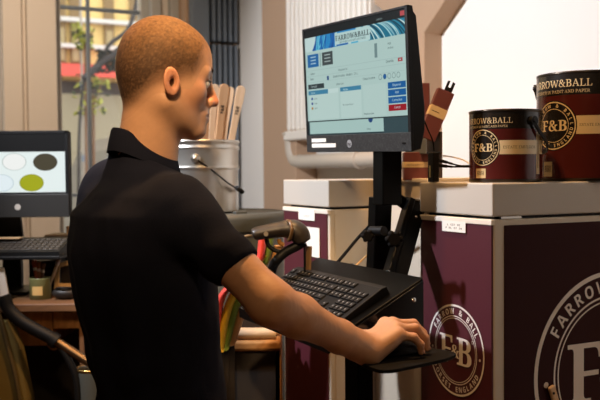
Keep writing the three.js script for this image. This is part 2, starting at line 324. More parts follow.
{
  const bt = lidY - 0.007;
  part('front_panel', box(-0.001, 0.006, 0.1, bt - 0.012, -RW + 0.004, -0.003, 0.002), M.maroon, near);
  part('top_trim', box(-0.003, 0.008, bt - 0.013, bt, -RW, -0.001, 0.002), M.radiator, near);
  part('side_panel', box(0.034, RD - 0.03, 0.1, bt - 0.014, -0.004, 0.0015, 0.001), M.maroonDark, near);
  part('door_hinge', box(0.03, 0.09, bt + 0.001, bt + 0.006, -0.014, -0.006), M.steel, near);
  const e1 = onPlane(456, 350, 'x', RX), up = onPlane(456, 304.5, 'x', RX), R1 = up.y - e1.y;
  part('emblem', merge(emblemParts(R1)).rotateY(-Math.PI / 2).translate(-0.0022, e1.y, e1.z - RZ), M.print, near);
  const e2 = onPlane(610, 369, 'z', RZ), u2 = onPlane(610, 270.5, 'z', RZ), R2 = u2.y - e2.y;
  part('emblem', merge(emblemParts(R2)).translate(e2.x - RX, e2.y, 0.0024), M.print, near);
  const s = (px, py) => onPlane(px, py, 'x', RX), a = s(443.5, 220), b = s(467, 233);
  part('sticker', new THREE.PlaneGeometry(Math.abs(a.z - b.z), a.y - b.y).rotateY(-Math.PI / 2).translate(-0.0045, (a.y + b.y) / 2, (a.z + b.z) / 2 - RZ), stickerA, near);
  // small wooden-handled pull on the side panel
  const h0 = onPlane(548, 387, 'z', RZ), h1 = onPlane(556, 412, 'z', RZ);
  const wood = thing('wooden_scraper', 'small wooden-handled scraper hooked low on the near cabinet side', 'scraper', [h0.x, h0.y, RZ + 0.008]);
  part('handle', [bar(V(0, 0.005, 0.002), V(h1.x - h0.x, h1.y - h0.y, 0.002), 0.019, 0.011, 0.005)], M.beech, wood);
  part('blade', bar(V(h1.x - h0.x, h1.y - h0.y, 0.001), V((h1.x - h0.x) * 2, (h1.y - h0.y) * 2, 0.001), 0.03, 0.002), M.steel, wood);
  part('hole', rod(V(0.0035, -0.012, 0.0), V(0.0035, -0.012, 0.0082), 0.0035), M.black, wood);
}
const LC = S(328.4, 200, 2.36);                    // near upright edge of the far cabinet
const LW = LC.z - onPlane(283.4, 200, 'x', LC.x).z;
const top2 = onPlane(328.4, 180.2, 'x', LC.x).y, lid2 = onPlane(328.4, 207.4, 'x', LC.x).y;
const far = cabinet('grey-lidded maroon cabinet behind the keyboard with a blank white card', [LC.x, 0, LC.z], LW, 0.7, top2, lid2);
{
  const bt = lid2 - 0.007, s = (px, py) => onPlane(px, py, 'x', LC.x);
  part('front_panel', box(-0.001, 0.006, 0.1, bt - 0.012, -LW + 0.004, -0.012, 0.002), M.maroon, far);
  part('top_trim', box(-0.003, 0.008, bt - 0.013, bt, -LW, -0.001, 0.002), M.radiator, far);
  part('side_panel', box(0.02, 0.68, 0.1, bt - 0.004, -0.003, 0.0015, 0.001), M.cabinetEdge, far);
  const quad = (n, x0, y0, x1, y1, m) => { const a = s(x0, y0), b = s(x1, y1); part(n, new THREE.BoxGeometry(0.0015, a.y - b.y, Math.abs(b.z - a.z)).translate(-0.004, (a.y + b.y) / 2, (a.z + b.z) / 2 - LC.z), m, far); };
  quad('sticker', 299.8, 208.5, 315.8, 221, stickerFaded); quad('card', 307.4, 226.5, 320.8, 258, M.paper);
}
const CX = LC.x + 0.15;                            // recessed housing front
{
  const z0 = LC.z + 0.002, z1 = RZ - RW - 0.002;
  const t = thing('machine_housing', 'cream recessed machine housing between the two maroon cabinets', 'machine', [CX, 0, 0]);
  part('body', box(0, 0.5, 0.06, top2 - 0.006, z0, z1, 0.003), M.cabinetEdge, t);
  part('plinth', box(0.03, 0.48, 0, 0.06, z0 + 0.01, z1 - 0.01), M.black, t);
  part('top_plate', box(-0.004, 0.5, top2 - 0.006, top2 + 0.004, z0, z1, 0.002), M.radiator, t);
  const zz = onPlane(337, 367, 'x', CX - 0.02); part('latch', [box(-0.02, 0.0, zz.y - 0.012, zz.y + 0.012, zz.z - 0.03, zz.z + 0.03, 0.004), box(-0.034, -0.018, zz.y - 0.02, zz.y + 0.004, zz.z - 0.012, zz.z + 0.012, 0.003)], M.black, t);
}

// ---------------------------------------------------------------- large monitor
const screenTex = canvasTex(1200, 800, (x, w, h) => {
  const R = (c, a, b, d, e) => { x.fillStyle = c; x.fillRect(a * w, b * h, (d - a) * w, (e - b) * h); };
  const T = (s, a, b, px, c, font = 'sans-serif', al = 'left') => { x.fillStyle = c; x.font = (px > 45 ? 'bold ' : '') + px + 'px ' + font; x.textAlign = al; x.fillText(s, a * w, b * h); };
  R('#cfe0dc', 0, 0, 1, 1); R('#1c2124', 0, 0, 1, 0.075);
  T('\u25AE \u25AF\u25AF\u25AF', 0.58, 0.055, 22, '#aab4b4'); T('\u25CF  admin \u25BE  \u2699', 0.73, 0.055, 22, '#aab4b4'); R('#d8545a', 0.955, 0.018, 0.992, 0.058);
  // banner
  R('#c9e6ea', 0, 0.075, 1, 0.205);
  x.save(); x.beginPath(); x.rect(0, 0.075 * h, w, 0.13 * h); x.clip();
  R('#e3eeee', 0, 0.075, 0.12, 0.205); R('#2b8fd2', 0.13, 0.075, 0.35, 0.205); R('#1d7d9c', 0.67, 0.075, 1, 0.205);
  const rs = (i) => { const k = Math.sin(i * 127.1) * 43758.5453; return k - Math.floor(k); };
  for (let i = 0; i < 26; i++) { x.strokeStyle = ['#1b6fc0', '#2f95d8', '#6fcbea', '#0f58a6'][i % 4]; x.lineWidth = 8 + 16 * rs(i); x.beginPath(); const a = (0.13 + 0.2 * rs(i + 50)) * w; x.moveTo(a, 0.07 * h); x.quadraticCurveTo(a - 40 + 90 * rs(i + 9), 0.13 * h, a + 60 * rs(i + 4) - 60, 0.21 * h); x.stroke(); }
  for (let i = 0; i < 40; i++) { x.strokeStyle = ['#0d6f8c', '#2e8fae', '#bfe3ea', '#0a3f55', '#e6f3f2'][i % 5]; x.lineWidth = 3 + 9 * rs(i + 200); x.beginPath(); const a = (0.66 + 0.4 * rs(i + 150)) * w; x.moveTo(a - 80, 0.07 * h); x.quadraticCurveTo(a + 10, 0.1 * h, a + 40 + 60 * rs(i + 77), 0.215 * h); x.stroke(); }
  R('#d7e9e8', 0.335, 0.08, 0.685, 0.2); R('#2f95d8', 0.36, 0.075, 0.55, 0.088); R('#1b6fc0', 0.35, 0.188, 0.47, 0.203); R('#5fbfe6', 0.5, 0.19, 0.57, 0.203);
  x.restore();
  T('FARROW&BALL', 0.51, 0.155, 50, '#23343a', 'serif', 'center'); T('CRAFTSMEN IN PAINT AND PAPER', 0.51, 0.182, 19, '#50656a', 'serif', 'center');
  T('\u2698', 0.05, 0.18, 60, '#b9cfd0', 'serif');
  // page
  R('#cfdfdb', 0, 0.205, 1, 0.86);
  R('#1f6fb4', 0.025, 0.235, 0.15, 0.355); R('#4b5154', 0.19, 0.235, 0.305, 0.355); R('#9fb2b2', 0.165, 0.23, 0.175, 0.36);
  for (let i = 0; i < 3; i++) { R('#d5e4ee', 0.06, 0.257 + i * 0.03, 0.12, 0.266 + i * 0.03); R('#c8cdcc', 0.215, 0.257 + i * 0.03, 0.28, 0.266 + i * 0.03); }
  R('#b9c9c7', 0, 0.44, 1, 0.443); R('#c0cfcd', 0, 0.495, 1, 0.498); R('#b6c7c6', 0.0, 0.385, 1, 0.388);
  R('#84989a', 0.72, 0.24, 0.745, 0.36);
  T('F&B', 0.84, 0.27, 20, '#5c6b6d'); T('Archive', 0.84, 0.305, 18, '#5c6b6d');
  T('\u25B2 Colour', 0.035, 0.425, 22, '#39464a'); T('\u25B2 Base', 0.035, 0.475, 22, '#39464a'); T('Dispense list', 0.36, 0.425, 20, '#526064'); T('Estate Emulsion   Modern   2.5 L', 0.3, 0.478, 21, '#526064'); R('#27508c', 0.235, 0.455, 0.255, 0.492);
  T('Quantity', 0.82, 0.415, 21, '#39464a'); R('#c8545a', 0.925, 0.39, 0.965, 0.42); R('#dfe9e6', 0.938, 0.4, 0.95, 0.41); T('\u25BE', 0.975, 0.42, 22, '#39464a');
  R('#394347', 0.02, 0.515, 0.2, 0.56); T('\u25A0 Formula', 0.04, 0.547, 22, '#dfe6e5');
  T('Select size', 0.33, 0.55, 20, '#526064'); T('Colour in store', 0.6, 0.535, 21, '#39464a');
  for (let i = 0; i < 5; i++) { x.strokeStyle = '#6f8386'; x.lineWidth = 3; x.beginPath(); x.arc((0.765 + i * 0.04) * w, 0.527 * h, 17, 0, 7); if (i === 1) { x.fillStyle = '#2268ae'; x.fill(); } x.stroke(); }
  R('#dae7e3', 0.02, 0.575, 0.35, 0.85); R('#4a8fb4', 0.02, 0.575, 0.35, 0.615); R('#e5efec', 0.24, 0.575, 0.35, 0.615);
  R('#dae7e3', 0.37, 0.575, 0.58, 0.85); R('#4a8fb4', 0.37, 0.575, 0.58, 0.612); T('Recipe', 0.4, 0.604, 20, '#e8f2f2'); T('Name', 0.05, 0.606, 20, '#e8f2f2');
  ['#2452a4', '#31449a', '#d08a32'].forEach((c, i) => { R(c, 0.05, 0.64 + i * 0.045, 0.068, 0.662 + i * 0.045); T('tone', 0.085, 0.66 + i * 0.045, 18, '#526064'); });
  T('No recipe chosen', 0.39, 0.74, 17, '#6d7c7e'); R('#d5e3df', 0.6, 0.58, 0.81, 0.85); T('\u25EF', 0.7, 0.73, 34, '#a9bbbb');
  const bs = [['#1d66ac', 'Dispense'], ['#1d66ac', 'Add'], ['#1d66ac', 'Correction'], ['#b81e2c', 'Cancel']];
  bs.forEach(([c, s], i) => { R(c, 0.83, 0.58 + i * 0.062, 0.985, 0.632 + i * 0.062); T(s, 0.907, 0.615 + i * 0.062, 22, '#e6eef2', 'sans-serif', 'center'); });
  T('Dispense now', 0.6, 0.835, 18, '#526064');
  R('#263034', 0, 0.862, 1, 0.872); R('#c6dad6', 0.025, 0.872, 0.78, 0.985); R('#41535a', 0.78, 0.872, 1, 1); R('#31434a', 0, 0.985, 0.78, 1); R('#31434a', 0, 0.872, 0.02, 1);
  T('\u25B2', 0.04, 0.91, 22, '#23343a'); T('\u25CF', 0.04, 0.97, 22, '#23343a'); x.fillStyle = '#244a86'; x.beginPath(); x.arc(0.66 * w, 0.872 * h, 26, 0, Math.PI); x.fill(); T('tinting', 0.62, 0.965, 16, '#526064');
});
const monL = W(305.7, 91.2, 2.356), monR = W(410.6, 78.6, 1.968);
{
  const t = thing('monitor', 'large tilted black monitor showing the paint ordering page', 'monitor');
  const ex = monR.clone().sub(monL).normalize(), nH = ex.clone().cross(V(0, 1, 0)).normalize();
  let up = V(0, 1, 0).addScaledVector(nH, 0.055); up.addScaledVector(ex, -up.dot(ex)).normalize();
  const n = ex.clone().cross(up).normalize(), mid = monL.clone().add(monR).multiplyScalar(0.5);
  t.position.copy(mid); t.quaternion.setFromRotationMatrix(new THREE.Matrix4().makeBasis(ex, up, n));
  const w = monL.distanceTo(monR), h = 0.345, hw = w / 2, hh = h / 2, chin = 0.046, bz = 0.012;
  const prof = [[0, hh], [-0.008, hh], [-0.01, hh - 0.012], [-0.018, hh - 0.022], [-0.036, -0.07], [-0.034, -hh + 0.05], [-0.02, -hh + 0.004], [0, -hh]];
  part('back_shell', extrude(prof.map(([z, y]) => [-z, y * 0.985]).reverse(), w - 0.006, 0.003).rotateY(Math.PI / 2).translate(-hw + 0.003, 0, -0.006), M.black, t);
  part('bezel', [box(-hw, hw, hh - 0.006, hh, -0.004, 0.004, 0.001), box(-hw, -hw + bz * 0.8, -hh, hh, -0.004, 0.004, 0.001), box(hw - bz * 0.9, hw, -hh, hh, -0.004, 0.004, 0.001)], M.black, t);
  part('chin', box(-hw, hw, -hh, -hh + chin, -0.004, 0.0045, 0.0012), M.blackSpeckle, t);
  const sw = w - bz * 1.5, sh = h - chin - 0.005;
  part('screen', new THREE.BoxGeometry(sw, sh, 0.003).translate(0.0, -hh + chin + sh / 2, 0.0008), new THREE.MeshPhysicalMaterial({ color: 0x050505, roughness: 0.25, emissive: C(238, 255, 253), emissiveMap: screenTex, emissiveIntensity: 0.72 }), t);
  const st = (x0, x1, y0, y1) => box(-hw + x0 * w, -hw + x1 * w, -hh + y0, -hh + y1, 0.0044, 0.0052);
  part('sticker', st(0.062, 0.215, 0.0275, 0.0375), M.paper, t); part('sticker', st(0.062, 0.315, 0.0125, 0.0235), M.paper, t);
  part('emblem', [new THREE.CircleGeometry(0.0105, 32).translate(-hw + 0.452 * w, -hh + 0.0215, 0.0047)], std(C(150, 152, 156), 0.4), t);
  part('emblem_letters', flatText(sansFont, 'hp', 0.009).translate(-hw + 0.452 * w, -hh + 0.0205, 0.0052), M.black, t);
  part('button', box(-hw + 0.93 * w, -hw + 0.955 * w, -hh + 0.018, -hh + 0.022, 0.0044, 0.006), M.rubber, t);
  const lamp = new THREE.RectAreaLight(C(200, 226, 222), 0.9, sw, sh); lamp.position.set(0, -hh + chin + sh / 2, 0.01); lamp.rotation.y = Math.PI; t.add(lamp);
}

// ---------------------------------------------------------------- black steel stand with keyboard shelf
const KBR = S(389.5, 287, 1.825);                   // rear near corner of the keyboard
const slope = 0.47, kz1 = KBR.z, kLen = 0.445, kDep = 0.142;
const shelfBackX = KBR.x + 0.066, shelfY = KBR.y - 0.018;
const shelfAt = (x) => shelfY + (x - KBR.x) * Math.tan(slope);
{
  const t = thing('monitor_stand', 'black steel stand carrying the large monitor and sloping keyboard shelf', 'stand', [0, 0, 0]);
  const zr = kz1 + 0.03, x0 = KBR.x - 0.165, x1 = shelfBackX, yb = onPlane(421, 336, 'x', x1).y;
  const pr = [[x0, shelfAt(x0)], [x1, shelfAt(x1)], [x1, yb], [x1 - 0.004, yb], [x0 + 0.01, yb], [x0, shelfAt(x0) - 0.02]];
  part('shelf', extrude(pr, kLen + 0.06, 0.003).translate(0, 0, zr - kLen - 0.06), M.blackSteel, t);
  part('end_plate', extrude([[x0 + 0.0, shelfAt(x0) - 0.004], [x1, shelfAt(x1) - 0.003], [x1, yb - 0.004], [x0, yb - 0.004]], 0.004, 0.001).translate(0, 0, zr), M.blackGloss, t);
  const sc = (px, py, zz) => { const p = onPlane(px, py, 'z', zz); return new THREE.SphereGeometry(0.0055, 14, 8).scale(1, 1, 0.6).translate(p.x, p.y, p.z); };
  part('screw', [sc(414, 300, zr + 0.005)], M.chrome, t);
  // column: lower square tube, upper wider tube, diagonal strut pair
  const cx = 1.135, q = (px, py) => onPlane(px, py, 'x', cx);
  const a = q(377, 292), b = q(380.5, 197), c = q(389, 205), d = q(389, 118);
  part('column', bar(a, b, 0.05, 0.04, 0.004), M.blackSteel, t);
  part('column', bar(V(c.x - 0.005, c.y, c.z), V(d.x - 0.005, d.y, d.z), 0.058, 0.05, 0.004), M.blackSteel, t);
  const s0 = S(405, 203, 2.19), s1 = S(384, 280, 2.03);
  const off = V(0.02, 0, 0.022), off2 = V(-0.006, 0, -0.012);
  part('strut', bar(s0.clone().add(V(0.012, 0, 0.0)), s1.clone().add(V(0.006, 0, 0.0)), 0.052, 0.016, 0.003), M.blackSteel, t);
  part('strut_flange', bar(s0.clone().add(V(0.034, 0, 0.02)), s1.clone().add(V(0.03, 0, 0.02)), 0.007, 0.036, 0.002), M.blackSteel, t);
  part('bracket', [bar(S(398, 199, 2.19), S(418, 213, 2.2), 0.03, 0.012, 0.003), bar(V(s0.x, s0.y, s0.z), V(CX, s0.y - 0.01, s0.z + 0.01), 0.03, 0.03, 0.003)], M.blackSteel, t);
  const scw = (px, py, dep, r) => new THREE.SphereGeometry(r, 14, 8).scale(1, 1, 0.7).translate(...S(px, py, dep).toArray());
  part('screw', [scw(388, 273.5, 1.98, 0.008)], M.chrome, t); part('screw', [scw(393, 279, 1.98, 0.007)], M.chrome, t); part('screw', [scw(416, 217, 2.15, 0.005)], M.chrome, t);
  function knob(px, py, dep, r) {
    const p = S(px, py, dep), lob = [];
    for (let i = 0; i < 6; i++) { const k = i * Math.PI / 3; lob.push(new THREE.SphereGeometry(r * 0.42, 12, 8).translate(r * 0.68 * Math.cos(k), r * 0.68 * Math.sin(k), 0)); }
    lob.push(new THREE.CylinderGeometry(r * 0.72, r * 0.78, r * 0.8, 24).rotateX(Math.PI / 2), new THREE.CylinderGeometry(r * 0.4, r * 0.4, r * 1.8, 16).rotateX(Math.PI / 2).translate(0, 0, -r * 0.7));
    part('knob', merge(lob).rotateY(-0.5).translate(p.x, p.y, p.z), M.rubber, t);
  }
  knob(394, 239, 2.0, 0.02); knob(367.5, 236, 2.04, 0.015);
  part('clamp_bolt', rod(S(371, 231, 2.06), S(384, 231, 2.02), 0.012), M.black, t);
  // lower post under the shelf and base
  const lp = onPlane(358, 380, 'x', 1.05);
  part('lower_post', box(1.03, 1.075, 0.02, yb + 0.01, lp.z - 0.035, lp.z + 0.035, 0.004), M.blackSteel, t);
  part('base_plate', box(0.8, 1.2, 0, 0.02, lp.z - 0.25, lp.z + 0.25, 0.006), M.blackSteel, t);
  // mount between column and screen
  part('mount', [bar(d.clone().add(V(0, 0.08, -0.02)), d.clone().add(V(0, -0.08, 0)), 0.07, 0.02, 0.003), box(cx - 0.018, cx + 0.0, d.y - 0.04, d.y + 0.06, d.z - 0.04, d.z + 0.04, 0.004)], M.blackSteel, t);
}
{ // keyboard, in its own tilted frame: x across (operator's left to right = +z of the shop), y out of the slope
  const t = thing('keyboard', 'black full-size keyboard on the sloping shelf under the large monitor', 'keyboard');
  const ex = V(0, 0, 1), ey = V(-Math.sin(slope), Math.cos(slope), 0), ez = ex.clone().cross(ey).normalize();
  const m = new THREE.Matrix4().makeBasis(toWorld(ex), toWorld(ey), toWorld(ez));
  t.quaternion.setFromRotationMatrix(m); t.position.copy(toWorld(V(KBR.x, shelfAt(KBR.x) + 0.0025, KBR.z - kLen / 2)));
  const hl = kLen / 2;
  part('case', extrude([[0, 0], [0, 0.017], [0.012, 0.0195], [kDep - 0.01, 0.011], [kDep, 0.008], [kDep, 0]], kLen, 0.0015).rotateY(-Math.PI / 2).translate(hl, 0, 0), M.black, t);
  const keyTop = (z) => 0.0195 - (z - 0.012) / (kDep - 0.022) * 0.0085;
  const geos = new Map(), pr = (w) => { const k = w.toFixed(4); if (!geos.has(k)) { const g = new THREE.CylinderGeometry(0.62, 0.72, 1, 4, 1).rotateY(Math.PI / 4); g.scale(w * 0.99, 0.007, 0.0172 * 0.99); geos.set(k, g.toNonIndexed()); geos.get(k).computeVertexNormals(); } return geos.get(k); };
  const put = (x, z, w) => { const k = part('key', pr(w - 0.0012), M.keycap, t); k.position.set(x, keyTop(z) + 0.002, z); return k; };
  const u = 0.0186, L = -hl + 0.012, rows = [0.046, 0.0645, 0.083, 0.1015, 0.12];
  const marks = [];
  const row = (z, x, ws) => { for (const w of ws) { if (w > 0) { put(x + w * u / 2, z, w * u); marks.push([x + w * u / 2 - 0.002, z]); } x += Math.abs(w) * u; } };
  row(0.023, L, [1, -1, 1, 1, 1, 1, -0.5, 1, 1, 1, 1, -0.5, 1, 1, 1, 1]);
  row(rows[0], L, [1, 1, 1, 1, 1, 1, 1, 1, 1, 1, 1, 1, 1, 2]);
  row(rows[1], L, [1.5, 1, 1, 1, 1, 1, 1, 1, 1, 1, 1, 1, 1, 1.5]);
  row(rows[2], L, [1.75, 1, 1, 1, 1, 1, 1, 1, 1, 1, 1, 1, 2.25]);
  row(rows[3], L, [2.25, 1, 1, 1, 1, 1, 1, 1, 1, 1, 1, 2.75]);
  row(rows[4], L, [1.25, 1.25, 1.25, 6.25, 1.25, 1.25, 1.25, 1.25]);
  const N = L + 15.25 * u, P = L + 18.5 * u;
  row(0.023, N, [1, 1, 1]); row(rows[0], N, [1, 1, 1]); row(rows[1], N, [1, 1, 1]); row(rows[3], N, [-1, 1]); row(rows[4], N, [1, 1, 1]);
  for (let i = 0; i < 4; i++) row(rows[i], P, i ? [1, 1, 1, 1] : [1, 1, 1, 1]); row(rows[4], P, [2, 1, 1]);
  part('key_print', marks.map(([x, z]) => new THREE.PlaneGeometry(0.0035, 0.004).rotateX(-Math.PI / 2).translate(x, keyTop(z) + 0.00565, z - 0.001)), M.keyPrint, t);
  part('emblem', flatText(sansFont, 'hp', 0.006).rotateX(-Math.PI / 2).translate(-hl + 0.24, keyTop(0.012) + 0.0006, 0.011), M.keyPrint, t);
}
// mouse shelf and mouse
const padY = 1.112;
{
  const t = thing('mouse_shelf', 'thin black tongue-shaped mouse shelf beside the keyboard', 'shelf', [0, padY, 0]);
  const o = [[352, 352], [358, 360], [368, 365.5], [380, 369.5], [391, 369.5], [405, 367], [422, 363.5], [436, 360.5], [448, 357.5], [455.5, 353.5], [448, 350.5], [436, 348.5], [420, 345], [400, 338], [375, 337], [358, 343]].map(([a, b]) => onPlane(a, b, 'y', padY));
  const cv = new THREE.CatmullRomCurve3(o, true, 'centripetal').getPoints(90);
  const s = new THREE.Shape(cv.map((p) => new THREE.Vector2(p.x, -p.z)));
  part('top_mat', new THREE.ExtrudeGeometry(s, { depth: 0.003, bevelEnabled: true, bevelSize: 0.001, bevelThickness: 0.001, bevelSegments: 2 }).rotateX(-Math.PI / 2).translate(0, -0.004, 0), M.rubber, t);
  part('plate', new THREE.ExtrudeGeometry(s, { depth: 0.0015, bevelEnabled: true, bevelSize: 0.0005, bevelThickness: 0.0005, bevelSegments: 1 }).rotateX(-Math.PI / 2).translate(0, -0.0065, 0), M.blackSteel, t);
  part('arm', box(0.88, 0.96, -0.014, -0.007, KBR.z - 0.1, o[0].z + 0.02), M.blackSteel, t);
}
const mouseP = V(0.899, padY, -1.408);
{
  const t = thing('computer_mouse', 'black mouse held under the hand on the mouse shelf', 'mouse', [mouseP.x, padY + 0.0008, mouseP.z]);
  const g = new THREE.SphereGeometry(1, 40, 24), p = g.attributes.position;
  for (let i = 0; i < p.count; i++) {
    let x = p.getX(i), y = p.getY(i), z = p.getZ(i);
    const sq = (v, e) => Math.sign(v) * Math.abs(v) ** e;
    p.setXYZ(i, sq(x, 0.85) * 0.055, y < 0 ? 0.004 + y * 0.004 : 0.004 + 0.03 * y * (0.86 - 0.14 * x), sq(z, 0.85) * (0.03 - 0.003 * x * x));
  }
  g.computeVertexNormals();
  part('shell', g, M.black, t);
  part('scroll_wheel', new THREE.CylinderGeometry(0.009, 0.009, 0.006, 20).rotateX(Math.PI / 2).translate(0.028, 0.026, 0), M.rubber, t);
  part('button_seam', tube([V(0.012, 0.0325, 0), V(0.03, 0.029, 0), V(0.048, 0.018, 0)], 0.0006, 12, 6), M.blackGloss, t);
}
// ---------------------------------------------------------------- paint tins on the near cabinet
const labelMaroon = '#4c1c19';
function tinLabel(W0, H0, big) {                    // unrolled print: x right round the tin, y up
  return canvasTex(2048, Math.round(2048 * H0 / W0), (x, w, h) => {
    x.fillStyle = labelMaroon; x.fillRect(0, 0, w, h);
    const P = 2048 / W0;                            // pixels per metre
    const cx = w / 2, top = big ? 0.2 : 0.25, by = h * top;
    x.fillStyle = '#1f1d1a'; x.fillRect(0, 0, w, by);
    x.textAlign = 'left'; x.textBaseline = 'alphabetic';
    for (const k of [-0.5, 0, 0.5]) {               // the print repeats round the tin
      const o = cx + k * w, cream = '#d9c49a';
      const ex = o, ey = h * (big ? 0.49 : 0.525), R = (big ? 0.06 : 0.043) * P;
      x.fillStyle = cream; x.textAlign = 'center';
      const fit = (s, px, width, yy) => { x.font = px + 'px serif'; const f = width * P / x.measureText(s).width; x.font = px * f + 'px serif'; x.fillText(s, o + 0.003 * P, yy); };
      fit('FARROW&BALL', 60, big ? 0.19 : 0.142, by * (big ? 0.6 : 0.66));
      fit('CRAFTSMEN IN PAINT AND PAPER', 30, big ? 0.178 : 0.118, by * 0.9);
      const bh = (big ? 0.045 : 0.033) * P;
      x.fillRect(o + R, ey - bh / 2, (big ? 0.2 : 0.13) * P, bh);
      x.fillStyle = '#5b4a34'; x.font = Math.round(0.009 * P) + 'px serif'; x.fillText('ESTATE EMULSION', o + R + 0.05 * P, ey + 0.003 * P);
      x.fillStyle = '#1d1a17'; x.beginPath(); x.arc(ex, ey, R * 1.04, 0, 7); x.fill();
      x.strokeStyle = cream; x.lineWidth = R * 0.05; x.beginPath(); x.arc(ex, ey, R * 0.97, 0, 7); x.stroke();
      x.lineWidth = R * 0.025; x.beginPath(); x.arc(ex, ey, R * 0.69, 0, 7); x.stroke();
      x.fillStyle = cream; x.font = 'bold ' + Math.round(R * 0.62) + 'px serif'; x.fillText('F&B', ex, ey + R * 0.22);
      const arc = (s, r, mid, inv) => {
        x.font = 'bold ' + Math.round(R * 0.19) + 'px sans-serif'; const st = R * 0.19 / r; 
        [...s].forEach((c, i) => { const a = mid + (inv ? -1 : 1) * (i - (s.length - 1) / 2) * st; x.save(); x.translate(ex + r * Math.sin(a), ey - r * Math.cos(a)); x.rotate(inv ? a + Math.PI : a); x.fillText(c, 0, 0); x.restore(); });
      };
      arc('FARROW & BALL', R * 0.765, 0, false); arc('DORSET ENGLAND', R * 0.89, Math.PI, true);
      // bar-code patch
      const bx = o - 0.006 * P - (big ? 0.012 * P : 0), bw = 0.03 * P, bt = h * 0.84, bb = h * 0.985;
      x.fillStyle = '#cdb88c'; x.fillRect(bx - bw / 2, bt, bw, bb - bt); x.fillStyle = '#3a3026';
      for (let i = 0; i < 14; i++) x.fillRect(bx - bw * 0.36 + i * bw * 0.052, bt + (bb - bt) * 0.25, bw * (i % 3 ? 0.018 : 0.032), (bb - bt) * 0.45);
      // pale strip at the end of the wrap
      if (!big) { x.fillStyle = '#c2ad86'; x.fillRect(o + 0.139 * P, h * 0.3, 0.014 * P, h * 0.63); x.fillStyle = '#7d6b4f'; x.fillRect(o + 0.144 * P, h * 0.34, 0.004 * P, h * 0.5); }
    }
  });
}
function paintTin(label, p, r, h, face, big, strap) {
  const t = thing('paint_tin', label, 'paint tin', p);
  part('can', lathe([[0.001, 0.003], [r - 0.006, 0.003], [r - 0.002, 0], [r + 0.0012, 0.001], [r + 0.0014, 0.006], [r, 0.008], [r, h - 0.008], [r + 0.0015, h - 0.006], [r + 0.0016, h - 0.001], [r - 0.001, h], [r - 0.006, h - 0.001], [r - 0.008, h - 0.006], [r - 0.02, h - 0.007]], 72), std(C(66, 58, 50), 0.3, 0.85), t);
  part('lid', lathe([[0.001, h - 0.008], [r - 0.034, h - 0.008], [r - 0.03, h - 0.004], [r - 0.014, h - 0.004], [r - 0.01, h - 0.001], [r - 0.007, h - 0.003]], 72), std(C(80, 78, 74), 0.35, 0.8), t);
  const g = new THREE.CylinderGeometry(r + 0.0006, r + 0.0006, h - 0.015, 96, 1, true, 0, Math.PI * 2);
  // the middle of the unrolled print (u = 0.5, local -z) is turned to «face»
  const m = part('label_print', g.translate(0, h / 2, 0), phys(0xffffff, 0.22, { map: tinLabel(2 * Math.PI * r, h - 0.015, big), clearcoat: 0.4, clearcoatRoughness: 0.12 }), t);
  m.rotation.y = face;
  if (strap) {
    const a0 = strap, e = (a, y, k) => V((r + k) * Math.sin(a), y, (r + k) * Math.cos(a));
    for (const a of [a0, a0 + Math.PI]) part('handle_ear', [rod(e(a, h - 0.028, 0), e(a, h - 0.028, 0.01), 0.0105), rod(e(a, h - 0.028, 0.01), e(a, h - 0.028, 0.013), 0.005)], M.black, t);
    const pts = []; for (let i = 0; i <= 20; i++) { const k = i / 20, a = a0 + Math.PI * k; pts.push(e(a, h - 0.028 - 0.07 * Math.sin(Math.PI * k) ** 0.7, 0.008 + 0.006 * Math.sin(Math.PI * k))); }
    part('handle', merge([0, 1, 2, 3].map((i) => tube(pts.map((q) => q.clone().setY(q.y - 0.003 * i)), 0.0022, 60, 8))), M.black, t);
  }
  return t;
}
{
  const a = onPlane(505.5, 181, 'y', topY), r1 = 0.0865, c1 = S(505.5, 181, 2.03);
  paintTin('shorter maroon paint tin with black strap handle, on the near cabinet', [c1.x, topY + 0.001, c1.z], r1, 71.5 * 2.0 / FPX, 2.24 - TURN, false, 0.07);
  const c2 = S(583, 181, 2.14);
  paintTin('taller maroon paint tin at the picture edge, on the near cabinet', [c2.x, topY + 0.001, c2.z], 0.115, 107 * 2.1 / FPX, 2.15 - TURN, true, 0.59);
}
// hub, cables, colour packs on top of the housing
const hubP = S(433.5, 178, 2.12);
{
  const t = thing('usb_hub', 'small black upright hub with cables plugged in its side', 'hub', [hubP.x, topY + 0.0005, hubP.z]);
  part('case', box(-0.009, 0.009, 0, 0.076, -0.0135, 0.0135, 0.003), M.black, t);
  part('label_strip', box(-0.0096, -0.0085, 0.012, 0.042, -0.006, 0.001), M.brass, t);
  const P = (px, py, d) => S(px, py, d).sub(hubP).add(V(0, hubP.y - topY, 0));
  for (const [y0, y1, yy] of [[164.5, 167, 169], [172, 169.5, 170]]) part('plug', [rod(P(437, yy === 169 ? 160 : 165.5, 2.12), P(447, yy === 169 ? 162.5 : 166.5, 2.1), 0.0042), rod(P(447, yy === 169 ? 162.5 : 166.5, 2.1), P(452, yy === 169 ? 164 : 167, 2.09), 0.003)], M.rubber, t);
  part('cable', tube([P(452, 164, 2.09), P(460, 166, 2.07), P(469, 166, 2.05), P(478, 165, 2.18)], 0.0022, 24, 8), M.rubber, t);
  part('cable', tube([P(452, 167, 2.09), P(462, 167, 2.07), P(469, 167, 2.05), P(480, 166, 2.2)], 0.0022, 24, 8), M.rubber, t);
  part('cable', tube([P(434, 151, 2.12), P(433, 142, 2.11), P(428, 130, 2.08), P(423.5, 120, 2.04), P(420, 117, 2.03)], 0.0018, 24, 8), M.rubber, t);
  const w = tag(part('white_cable', tube([S(440, 155.5, 2.3), S(452, 157, 2.28), S(463, 160, 2.25), S(471, 164, 2.22), S(486, 166, 2.2)].map(toWorld), 0.002, 24, 8), M.radiator, scene), 'thin pale cable looping behind the small black hub', 'cable');
}
